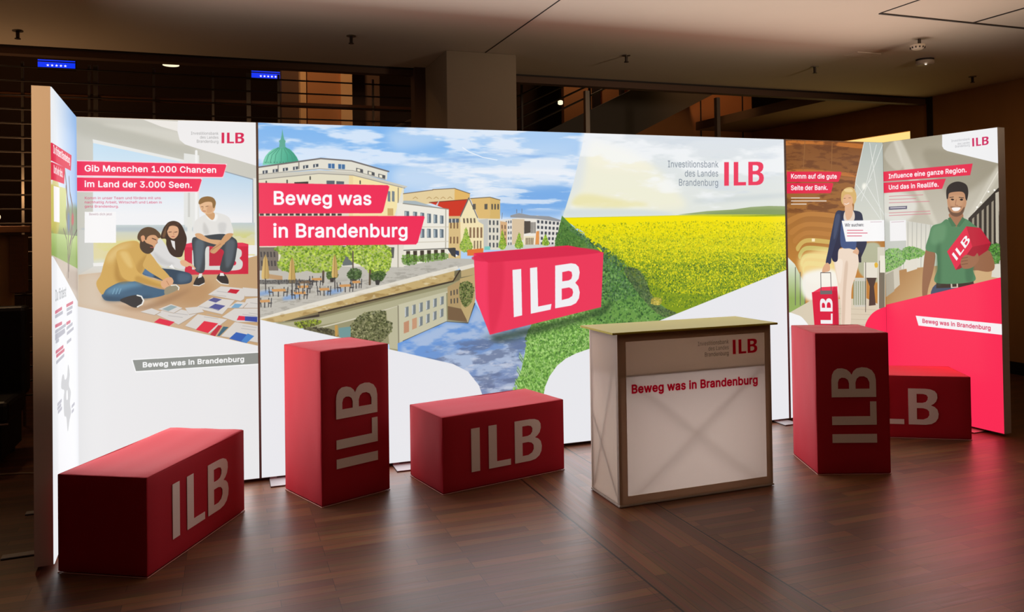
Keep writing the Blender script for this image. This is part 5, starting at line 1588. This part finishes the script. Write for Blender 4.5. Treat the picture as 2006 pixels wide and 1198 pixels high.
# blue information screens hung in the atrium
def screen(x0, x1, label):
    t = thing('information_screen', label, 'screen', ((x0 + x1) / 2, 6.0, 3.69), 0, 'blue screens hanging in the atrium')
    w = (x1 - x0) / 2
    MB().box(-w, w, 0, .05, -.055, .065).build('housing', material('screen_housing', (10, 10, 20), 0.5), t)
    disp = MB().box(-w + .005, w - .005, -.006, 0, -.05, .03).build('display', material('blue_display', (6, 30, 220), 0.4, emit=(8, 52, 238), emit_strength=1.0), t)
    MB().box(-w + .005, w - .005, -.006, 0, .045, .058).build('light_bar', MATS['blue_display'], t)
    MB().tube((-w * .6, .02, .065), (-w * .6, .02, 2.31), .008, 8).tube((w * .6, .02, .065), (w * .6, .02, 2.31), .008, 8).build('suspension_rod', MAT_DARKMETAL, t)
    for i in range(5):
        pts = []
        for k in range(10):
            r = .017 if k % 2 == 0 else .007
            a = math.pi / 2 + k * math.pi / 5
            pts.append(((i - 2) * .048 + r * math.cos(a), -.01 + r * math.sin(a)))
        MB().prism(pts, 'y', -.009, -.006).build('star', material('white_star', (250, 250, 255), .5, emit=(235, 238, 255), emit_strength=1.0), disp)


screen(-1.35, -0.93, 'blue screen with five white stars above the leftmost tall lightbox end')
screen(1.16, 1.60, 'blue screen with white stars nearer to the lit pilaster')
lt = tag(MB().lathe([(.10, 0), (.10, .03), (.09, .04), (.02, .05), (.02, 2.24)], (.17, 6.0, 3.76)).build('pendant_lamp', material('lamp_glow', (255, 244, 220), .5, emit=(255, 236, 200), emit_strength=1.2)), 'small glowing pendant lamp seen above the left seating poster', 'lamp')
tag(MB().lathe([(.02, 0), (.035, .01), (.035, .05), (.02, .06)], (5.24, 5.0, 3.3)).build('stair_lamp', MATS['lamp_glow']), 'tiny white lamp glowing in the dark beside the stair rails', 'lamp')
MBl = MB().tube((5.24, 5.0, 3.36), (5.24, 5.0, 5.99), .012, 8).build('pendant_cord', MAT_DARKMETAL, bpy.data.objects['stair_lamp'])

# dark seating and timber counter at far left
t = thing('wooden_counter', 'brown timber counter with a ledge, left of the stand beside the slat screen', 'counter', (-1.6, 1.72, 0))
MB().box(-.9, 1.02, 0, .30, 1.575, 1.625, bevel=.004).build('ledge', MAT_WOOD, t)
MB().box(-.9, .87, .12, .20, 0.0, 1.56).build('front_panel', MATS['brown_wall_cladding'], t)
MB().box(.87, .96, .06, .22, 1.12, 1.56).build('side_panel', MAT_WOOD, t)
t = thing('globe_lamp', 'small white globe lamp on the timber counter ledge at the far left edge', 'lamp', (-.815, 1.80, 1.625))
MB().lathe([(.03, 0), (.03, .006), (.008, .012), (.008, .05)], (0, 0, 0), 16).build('base', MAT_DARKMETAL, t)
MB().lathe([(.006, .045), (.015, .05), (.021, .06), (.023, .07), (.021, .08), (.015, .09), (.006, .094)], (0, 0, 0), 20).build('globe', material('globe_glow', (255, 240, 220), .5, emit=(255, 226, 190), emit_strength=1.0), t, smooth=True)
lamp('globe_light', 'POINT', (0, -.1, .3), 10.0, (1, .62, .32), size=.05, parent=t)
t = thing('bench', 'black upholstered high-backed bench in the dark at far left of the stand', 'bench', (-1.35, 1.2, 0))
MB().box(-.6, .80, .20, .36, .40, 1.04, bevel=.03).build('backrest', MAT_BLACK, t)
MB().box(-.6, .80, -.30, .20, .30, .45, bevel=.03).build('seat', MAT_BLACK, t)
MB().box(-.55, .75, -.25, .30, .06, .30).build('base', material('bench_base', (14, 10, 9), .6), t)
MB().tube((-.6, -.305, .29), (.80, -.305, .305), .006, 8).build('piping', material('pale_piping', (150, 130, 120), .5), t)
for x in (-.5, .7):
    for y in (-.2, .25):
        MB().tube((x, y, 0), (x, y, .06), .02, 8).build('foot', MAT_DARKMETAL, t)


def cord(name, pts, r, mat):
    cu = bpy.data.curves.new(name, 'CURVE')
    cu.dimensions = '3D'
    cu.bevel_depth = r
    cu.bevel_resolution = 2
    cu.resolution_u = 6
    s = cu.splines.new('BEZIER')
    s.bezier_points.add(len(pts) - 1)
    for b, p in zip(s.bezier_points, pts):
        b.co = p
        b.handle_left_type = b.handle_right_type = 'AUTO'
    o = bpy.data.objects.new('tmp', cu)
    COL.objects.link(o)
    bpy.context.view_layer.update()
    me = bpy.data.meshes.new_from_object(o.evaluated_get(bpy.context.evaluated_depsgraph_get()))
    bpy.data.objects.remove(o)
    me.materials.clear()
    me.materials.append(mat)
    ob = bpy.data.objects.new(name, me)
    COL.objects.link(ob)
    return ob


tag(cord('power_cable', [(-1.6, .95, .006), (-1.0, .86, .006), (-.6, .80, .006), (-.40, .75, .006), (-.14, .60, .006), (-.10, .3, .006)], .005, material('pale_cable', (170, 150, 130), .5)),
    'thin pale cable lying on the dark floor at far left behind the stand', 'cable')

# ceiling fittings
def sprinkler(x, y, label):
    t = thing('sprinkler', label, 'sprinkler', (x, y, 3.0), 0, 'ceiling sprinklers')
    MB().lathe([(.035, -.006), (.035, 0.0)], (0, 0, 0), 16).build('rosette', MAT_GREYMETAL, t)
    MB().lathe([(.006, -.055), (.012, -.05), (.012, -.006)], (0, 0, 0), 12).build('stem', MAT_DARKMETAL, t)
    MB().lathe([(.02, -.06), (.02, -.055)], (0, 0, 0), 12).build('deflector', MAT_DARKMETAL, t)


sprinkler(1.703, .744, 'small dark sprinkler in the ceiling over the dome end of the main lightbox')
sprinkler(4.0, .748, 'small dark sprinkler in the ceiling over the cream sky of the main lightbox')
sprinkler(5.912, .694, 'small dark sprinkler in the ceiling over the station poster')
sprinkler(-.559, 1.263, 'small dark sprinkler in the ceiling at the far left edge above the blue screen')
sprinkler(7.791, .636, 'small dark sprinkler in the shaded ceiling by the right wall')
t = thing('smoke_detector', 'round white smoke detector on a short stem under the ceiling', 'smoke detector', (5.95, -.42, 3.0))
MAT_DET = material('off_white_plastic', (200, 180, 160), .5)
MB().lathe([(.012, -.045), (.012, 0)], (0.02, 0, 0)).build('stem', MAT_DARKMETAL, t)
MB().lathe([(.035, -.085), (.05, -.075), (.055, -.06), (.055, -.05), (.03, -.045)], (0, 0, 0)).build('body', MAT_DET, t)
sv = MB()
for i in range(12):
    a = i * math.pi / 6
    sv.box(.045, .056, -.004, .004, -.078, -.066, mat=Matrix.Rotation(a, 4, 'Z'))
sv.build('vents', MAT_JOINT, t)
t = thing('motion_sensor', 'flat round white sensor mounted under the ceiling, larger than the smoke detector', 'sensor', (6.645, .149, 3.0))
MB().lathe([(.07, -.015), (.075, 0)], (0, 0, 0)).build('mount', MAT_JOINT, t)
MB().lathe([(.02, -.055), (.06, -.052), (.075, -.04), (.075, -.015)], (0, 0, 0)).build('cap', MAT_DET, t)
MB().lathe([(.006, -.062), (.010, -.055)], (-.045, -.05, 0), 12).build('glint_dot', material('sensor_glint', (255, 250, 240), .3, emit=(255, 250, 240), emit_strength=.9), t)  # glint on the cap put in as a small glowing dot
tag(MB().box(5.83, 6.08, .08, .23, 2.996, 3.0).build('ceiling_panel', material('panel_plaster_white', (220, 204, 186), .9)), 'faint flush access panel in the ceiling above the station poster', 'panel')

# ------------------------------------------------------------------ lightboxes
H = 2.2107
Z0 = 0.02
MAT_ALU = material('white_aluminium', (196, 186, 176), 0.55, 0.0, bump=0.03, bump_scale=3)
MAT_EDGE = material('dark_fabric_edge', (84, 70, 66), 0.7)
MAT_BACK = material('white_backing', (200, 196, 190), 0.8)
MAT_FOOT = material('white_steel_plate', (168, 168, 170), 0.5)
MAT_FOOTE = material('black_rubber_sheet', (14, 12, 12), 0.7)


def lightbox(key, label, loc, rz, w, res, seed, feet, gap_l, gap_r, leds, thick=0.08):
    t = thing('lightbox', label, 'lightbox', loc, rz, 'lightbox walls of the exhibition stand')
    p = 0.03
    f = MB()
    f.box(0, p, .003, thick, Z0, Z0 + H).box(w - p, w, .003, thick, Z0, Z0 + H)
    f.box(p, w - p, .003, thick, Z0, Z0 + p).box(p, w - p, .003, thick, Z0 + H - p, Z0 + H)
    f.build('frame', MAT_ALU, t)
    MB().box(p, w - p, thick - .008, thick - .002, Z0 + p, Z0 + H - p).build('back_panel', MAT_BACK, t)
    if gap_l:
        MB().box(0.0, gap_l, -.001, .003, Z0, Z0 + H).build('edge_seam', MAT_EDGE, t)
    if gap_r:
        MB().box(w - gap_r, w, -.001, .003, Z0, Z0 + H).build('edge_seam', MAT_EDGE, t)
    # the stretched print: a thin sheet, uv from its own millimetres
    bm = bmesh.new()
    x0, x1, z0, z1 = gap_l, w - gap_r, Z0 + .003, Z0 + H - .002
    nx, nz = max(2, int(w * 6)), 14
    uvl = bm.loops.layers.uv.new('print')
    front = [[bm.verts.new((x0 + (x1 - x0) * i / nx, -.0015 - .0015 * math.sin(math.pi * i / nx) * math.sin(math.pi * j / nz), z0 + (z1 - z0) * j / nz)) for i in range(nx + 1)] for j in range(nz + 1)]
    for j in range(nz):
        for i in range(nx):
            fc = bm.faces.new((front[j][i], front[j][i + 1], front[j + 1][i + 1], front[j + 1][i]))
            fc.smooth = True
    rim = [front[0][i] for i in range(nx + 1)] + [front[j][nx] for j in range(1, nz + 1)] + [front[nz][i] for i in range(nx - 1, -1, -1)] + [front[j][0] for j in range(nz - 1, 0, -1)]
    back = [bm.verts.new((v.co.x, .003, v.co.z)) for v in rim]
    n = len(rim)
    for i in range(n):
        bm.faces.new((rim[(i + 1) % n], rim[i], back[i], back[(i + 1) % n]))
    for fc in bm.faces:
        for lp in fc.loops:
            lp[uvl].uv = (lp.vert.co.x / w, (lp.vert.co.z - Z0) / H)
    me = bpy.data.meshes.new('printed_fabric')
    bm.to_mesh(me)
    bm.free()
    me.materials.append(print_material('print_' + key, key, w * 1000, H * 1000, res, seed))
    o = bpy.data.objects.new('printed_fabric', me)
    COL.objects.link(o)
    o.parent = t
    for (fx0, fx1, fy0, fy1) in feet:
        ft = MB().box(fx0, fx1, fy0, fy1, .004, .008).box(fx0 + .004, fx0 + .044, .015, .065, .008, Z0 + .001)
        ft = ft.build('foot_plate', MAT_FOOT, t)
        fo = MB().box(fx0 - .002, fx1 + .002, fy0 - .002, fy1, 0.0, .004).build('foot_pad', MAT_FOOTE, ft)
    # area lamps added in front of the print to boost its LED light
    for (lx, lz, sx, sz, en, colr) in leds:
        lamp('led_boost', 'AREA', (lx, -.012, lz), en, colr, (-math.pi / 2, 0, 0), sx, sz, parent=t)
    return t


LED = 1.08

lightbox('A', 'narrow return lightbox seen edge-on at the left, beige end profile and map print', (0.0519, -.9987, 0), math.atan2(.9987, -.0519), 1.0, 1.5, 1, [(.22, .27, .0, .25), (.88, .93, .0, .25)], 0, 0,
         [(.5, 1.1, .9, 2.1, 14 * LED, (1, .97, .95))])
lightbox('B', 'lightbox poster with three seated people and paper sheets on a floor', (0, 0, 0), 0, 1.0, 1.5, 2, [], 0, 0.006,
         [(.5, 1.1, .9, 2.1, 18 * LED, (1, .97, .95))])
lightbox('C', 'wide main lightbox with canal houses, yellow rapeseed field and printed red cube', (1, 0, 0), 0, 4.0, 2.0, 3, [(.055, .33, -.15, .2), (.83, 1.10, -.14, .2), (3.86, 3.985, -.12, .2)], 0.008, 0.010,
         [(2.0, 1.1, 3.8, 2.1, 52 * LED, (.97, .97, 1))])
lightbox('D', 'lightbox poster with a woman in a navy blazer pulling a red suitcase', (5, 0, 0), 0, 1.0, 1.5, 4, [], 0.010, 0.004,
         [(.5, 1.5, .9, 1.3, 9 * LED, (1, .93, .84))])
lightbox('E', 'angled lightbox poster with a man in a green polo above a red field', (6, 0, 0), math.atan2(-math.sin(1.5075), math.cos(1.5075)), .998, 1.5, 5, [(.62, .84, -.10, .2)], 0, 0,
         [(.5, 1.7, .9, .9, 7 * LED, (1, .95, .86)), (.5, .6, .9, 1.1, 8 * LED, (1, .09, .14))])

# ------------------------------------------------------------------ red seat cubes
S, LN = 0.4493, 0.8702
MAT_RED = material('red_fabric', (172, 22, 40), 0.75, bump=0.12, bump_scale=220, spec=0.25)
MAT_HEM = material('pale_hem', (196, 130, 120), 0.8)
MAT_PRINTW = material('white_flock_print', (226, 214, 206), 0.85, bump=0.1, bump_scale=160)


def letter_mesh(loops, depth, bold=0.0):
    cu = bpy.data.curves.new('tmp', 'CURVE')
    cu.dimensions = '2D'
    cu.fill_mode = 'BOTH'
    cu.extrude = depth / 2 * 500
    cu.offset = bold * 500
    for lp in loops:
        s = cu.splines.new('POLY')
        s.points.add(len(lp) - 1)
        for q, p in zip(s.points, lp):
            q.co = (p[0] * 500, p[1] * 500, 0, 1)
        s.use_cyclic_u = True
    o = bpy.data.objects.new('tmp', cu)
    COL.objects.link(o)
    bpy.context.view_layer.update()
    me = bpy.data.meshes.new_from_object(o.evaluated_get(bpy.context.evaluated_depsgraph_get()))
    bpy.data.objects.remove(o)
    me.transform(Matrix.Scale(1 / 500, 4))
    return me


def padded_box(w, d, h, seed):
    rnd = random.Random(seed)
    bm = bmesh.new()
    bmesh.ops.create_cube(bm, size=1.0)
    for v in bm.verts:
        v.co = Vector(((v.co.x + .5) * w, (v.co.y + .5) * d, (v.co.z + .5) * h))
    bmesh.ops.bevel(bm, geom=list(bm.edges), offset=.010, segments=3, affect='EDGES', profile=.5)
    bmesh.ops.subdivide_edges(bm, edges=[e for e in bm.edges if e.calc_length() > .2], cuts=9, use_grid_fill=True)
    ph = [rnd.uniform(0, 6.28) for _ in range(6)]
    for v in bm.verts:
        x, y, z = v.co.x / w, v.co.y / d, v.co.z / h
        # the upholstery sags a little between the edges and ripples at the seams
        bul = math.sin(math.pi * min(max(x, 0), 1)), math.sin(math.pi * min(max(y, 0), 1)), math.sin(math.pi * min(max(z, 0), 1))
        r = .0016 * math.sin(9 * x + ph[0]) * math.sin(7 * z + ph[1]) + .0012 * math.sin(17 * y + ph[2]) * math.sin(11 * z + ph[3])
        if x < .005 or x > .995:
            v.co.x += (r - .002 * bul[1] * bul[2]) * (1 if x > .5 else -1)
        if y < .005 or y > .995:
            v.co.y += (r * .4) * (1 if y > .5 else -1) * bul[0]
        if z > .995:
            v.co.z += r + .002 * math.sin(5 * x + ph[4]) - .003 * bul[0] * bul[1]
    for f in bm.faces:
        f.smooth = True
    return bm


def seat_cube(label, x, y, th, tall, seed, shift=0.0):
    t = thing('seat_cube', label, 'seat cube', (x, y, 0), th, 'red seat cubes in front of the lightboxes')
    w, h = (S, LN) if tall else (LN, S)
    b = padded_box(w, S, h - .004, seed)
    b.transform(Matrix.Translation((0, 0, .004)))
    mb = MB()
    mb.bm.free()
    mb.bm = b
    cover = mb.build('fabric_cover', MAT_RED, t, smooth=True)
    # sewn seams along the edges
    sm = MB()
    r = .0034
    e = .004
    for (p, q2) in (((e, e, .01), (e, e, h - e)), ((w - e, e, .01), (w - e, e, h - e)), ((e, S - e, .01), (e, S - e, h - e)), ((w - e, S - e, .01), (w - e, S - e, h - e)),
                    ((e, e, h - e), (w - e, e, h - e)), ((e, S - e, h - e), (w - e, S - e, h - e)), ((e, e, h - e), (e, S - e, h - e)), ((w - e, e, h - e), (w - e, S - e, h - e))):
        sm.tube(p, q2, r, 8)
    sm.build('seam', MAT_RED, t)
    hm = MB()
    for (p, q2) in (((0, 0, .003), (w, 0, .003)), ((0, 0, .003), (0, S, .003)), ((w, 0, .003), (w, S, .003)), ((0, S, .003), (w, S, .003))):
        hm.tube(p, q2, .002, 6)
    hm.build('hem', MAT_HEM, t)
    # letters
    if tall:
        lw, lh, cx, cz = .463, .272, .230, .428
    else:
        lw, lh, cx, cz = .505, .257, .443, .230
    for nm, src in (('letter', LETTER_I), ('letter', LETTER_L), ('letter', LETTER_B)):
        me = letter_mesh([[((p[0] - .5) * lw, (p[1] - .5) * lh) for p in lp] for lp in src], .0016)
        me.materials.clear()
        me.materials.append(MAT_PRINTW)
        o = bpy.data.objects.new(nm, me)
        COL.objects.link(o)
        o.parent = cover
        o.location = (cx + shift, -.0024, cz)
        o.rotation_euler = (math.pi / 2, -math.pi / 2 if tall else 0, 0)
    return t


seat_cube('low red seat cube closest to the viewer, standing by the edge-on left lightbox', .4669, -1.278, 1.0552, False, 11)
seat_cube('upright red seat cube with sideways letters in front of the canal-house print', 1.3014, -.6371, .3844, True, 12)
seat_cube('low red seat cube between the upright cube and the white counter', 1.9849, -.6862, .2135, False, 13)
seat_cube('upright red seat cube right of the white counter', 4.2283, -1.202, -.3666, True, 14)
seat_cube('low red seat cube half hidden behind the upright cube before the red poster field', 5.0309, -.5299, -.5385, False, 15, -.042)

# ------------------------------------------------------------------ counter
CW, CD, CH = 1.0204, .3487, .9528
ct = thing('promotion_counter', 'white fabric promotion counter with olive-lit top standing between red seat cubes', 'counter', (2.83, -1.2659, 0), .0064)


def fabric_material(name, color, through):
    m = bpy.data.materials.new(name)
    m.use_nodes = True
    nt = m.node_tree
    b = nt.nodes['Principled BSDF']
    b.inputs['Base Color'].default_value = srgb(color)
    b.inputs['Roughness'].default_value = .7
    b.inputs['Specular IOR Level'].default_value = .2
    tl = nt.nodes.new('ShaderNodeBsdfTranslucent')
    tl.inputs['Color'].default_value = srgb(color)
    mx = nt.nodes.new('ShaderNodeMixShader')
    mx.inputs[0].default_value = through
    out = nt.nodes['Material Output']
    nt.links.new(b.outputs[0], mx.inputs[1])
    nt.links.new(tl.outputs[0], mx.inputs[2])
    nt.links.new(mx.outputs[0], out.inputs['Surface'])
    return m


PRINTS['F'] = [
    ['P', [226, 216, 210], [-5, -5, 1030, -5, 1030, 960, -5, 960]],
    ['T', [196, 24, 66], 0, .034, [82, 621, 928, 609], 'Beweg was in Brandenburg'],
    ['T', [150, 142, 136], 0, .006, [517, 855, 728, 857], 'Investitionsbank'],
    ['T', [150, 142, 136], 0, .006, [587, 824, 728, 824], 'des Landes'],
    ['T', [150, 142, 136], 0, .006, [561, 791, 728, 790], 'Brandenburg'],
    ['I', [196, 24, 66], [755, 876, 926, 874, 926, 793, 755, 793], 'ILB'],
]


MAT_FAB = fabric_material('counter_fabric', (230, 220, 212), .70)
MAT_FRONT = fabric_material('counter_front_print', (226, 216, 210), .72)
cv_ = Canvas(CW * 1000, CH * 1000, 1.0, 9).run(PRINTS['F'])
ti_ = MAT_FRONT.node_tree.nodes.new('ShaderNodeTexImage')
ti_.image = canvas_image('counter_front_print', cv_)
ti_.extension = 'EXTEND'
for n_ in MAT_FRONT.node_tree.nodes:
    if n_.type == 'BSDF_PRINCIPLED':
        MAT_FRONT.node_tree.links.new(ti_.outputs['Color'], n_.inputs['Base Color'])
    elif n_.type == 'BSDF_TRANSLUCENT':
        MAT_FRONT.node_tree.links.new(ti_.outputs['Color'], n_.inputs['Color'])
MAT_BORDER = fabric_material('counter_edge_band', (214, 188, 164), .42)
MAT_TOP = material('field_reflection_top', (176, 162, 62), .5, spec=.06)  # olive base colour carries the reflection of the printed yellow field
MB().prism([(0, 0), (CW, 0), (CW, .003), (0, .003)], 'z', .012, CH - .006).build('front_fabric', MAT_FRONT, ct)
fm_ = bpy.data.objects['front_fabric'].data
uv_ = fm_.uv_layers.new(name='print')
for lp_ in fm_.loops:
    co_ = fm_.vertices[lp_.vertex_index].co
    uv_.data[lp_.index].uv = (co_.x / CW, co_.z / CH)
MB().box(0, .003, .003, CD, .012, CH - .012).build('side_fabric', MAT_FAB, ct)
MB().box(CW - .003, CW, .003, CD, .012, CH - .012).build('side_fabric', MAT_FAB, ct)
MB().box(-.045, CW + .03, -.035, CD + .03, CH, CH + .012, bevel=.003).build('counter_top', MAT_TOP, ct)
bd = MB()
bw_ = .052
bd.box(0, bw_, -.002, .0, .012, CH - .004).box(CW - bw_ * .8, CW, -.002, .0, .012, CH - .004)
bd.box(bw_, CW - bw_ * .8, -.002, 0, .012, .058).box(bw_, CW - bw_ * .8, -.002, 0, CH - .046, CH - .004)
bd.build('edge_band', MAT_BORDER, ct)
fr_ = MB()
for x in (.012, CW - .012):
    for y in (.014, CD - .014):
        fr_.box(x - .008, x + .008, y - .008, y + .008, .0, CH - .001)
fr_.box(.02, CW - .02, .006, .022, CH - .03, CH - .002).box(.02, CW - .02, CD - .022, CD - .006, CH - .03, CH - .002)
fr_.box(.004, .02, .02, CD - .02, CH - .03, CH - .002).box(CW - .02, CW - .004, .02, CD - .02, CH - .03, CH - .002)
fr_.box(.02, CW - .02, .006, .022, .004, .02).box(.004, .02, .02, CD - .02, .004, .02).box(CW - .02, CW - .004, .02, CD - .02, .004, .02)
fr_.build('frame', MAT_ALU, ct)
br = MB().tube((.06, .045, .02), (CW - .06, .045, .70), .005, 8).tube((.06, .058, .70), (CW - .06, .058, .02), .005, 8)
br.build('cross_brace', MAT_GREYMETAL, ct)
MB().box(.02, CW - .02, .008, CD - .01, .71, .722).build('shelf', MAT_BACK, ct)
MB().box(.02, CW - .02, CD - .012, CD - .006, .722, CH - .03).build('dimming_cloth', fabric_material('dimming_cloth', (236, 226, 218), .92), ct)  # unseen cloth added to dim the light reaching the upper front
br2 = MB().tube((.014, .03, .05), (.014, CD - .03, .45), .006, 8).tube((.018, CD - .03, .05), (.018, .03, .85), .006, 8)
br2.build('side_brace', MAT_GREYMETAL, ct)
MB().box(-.004, CW + .004, -.006, CD, .004, .013).build('base_rail', MAT_ALU, ct)
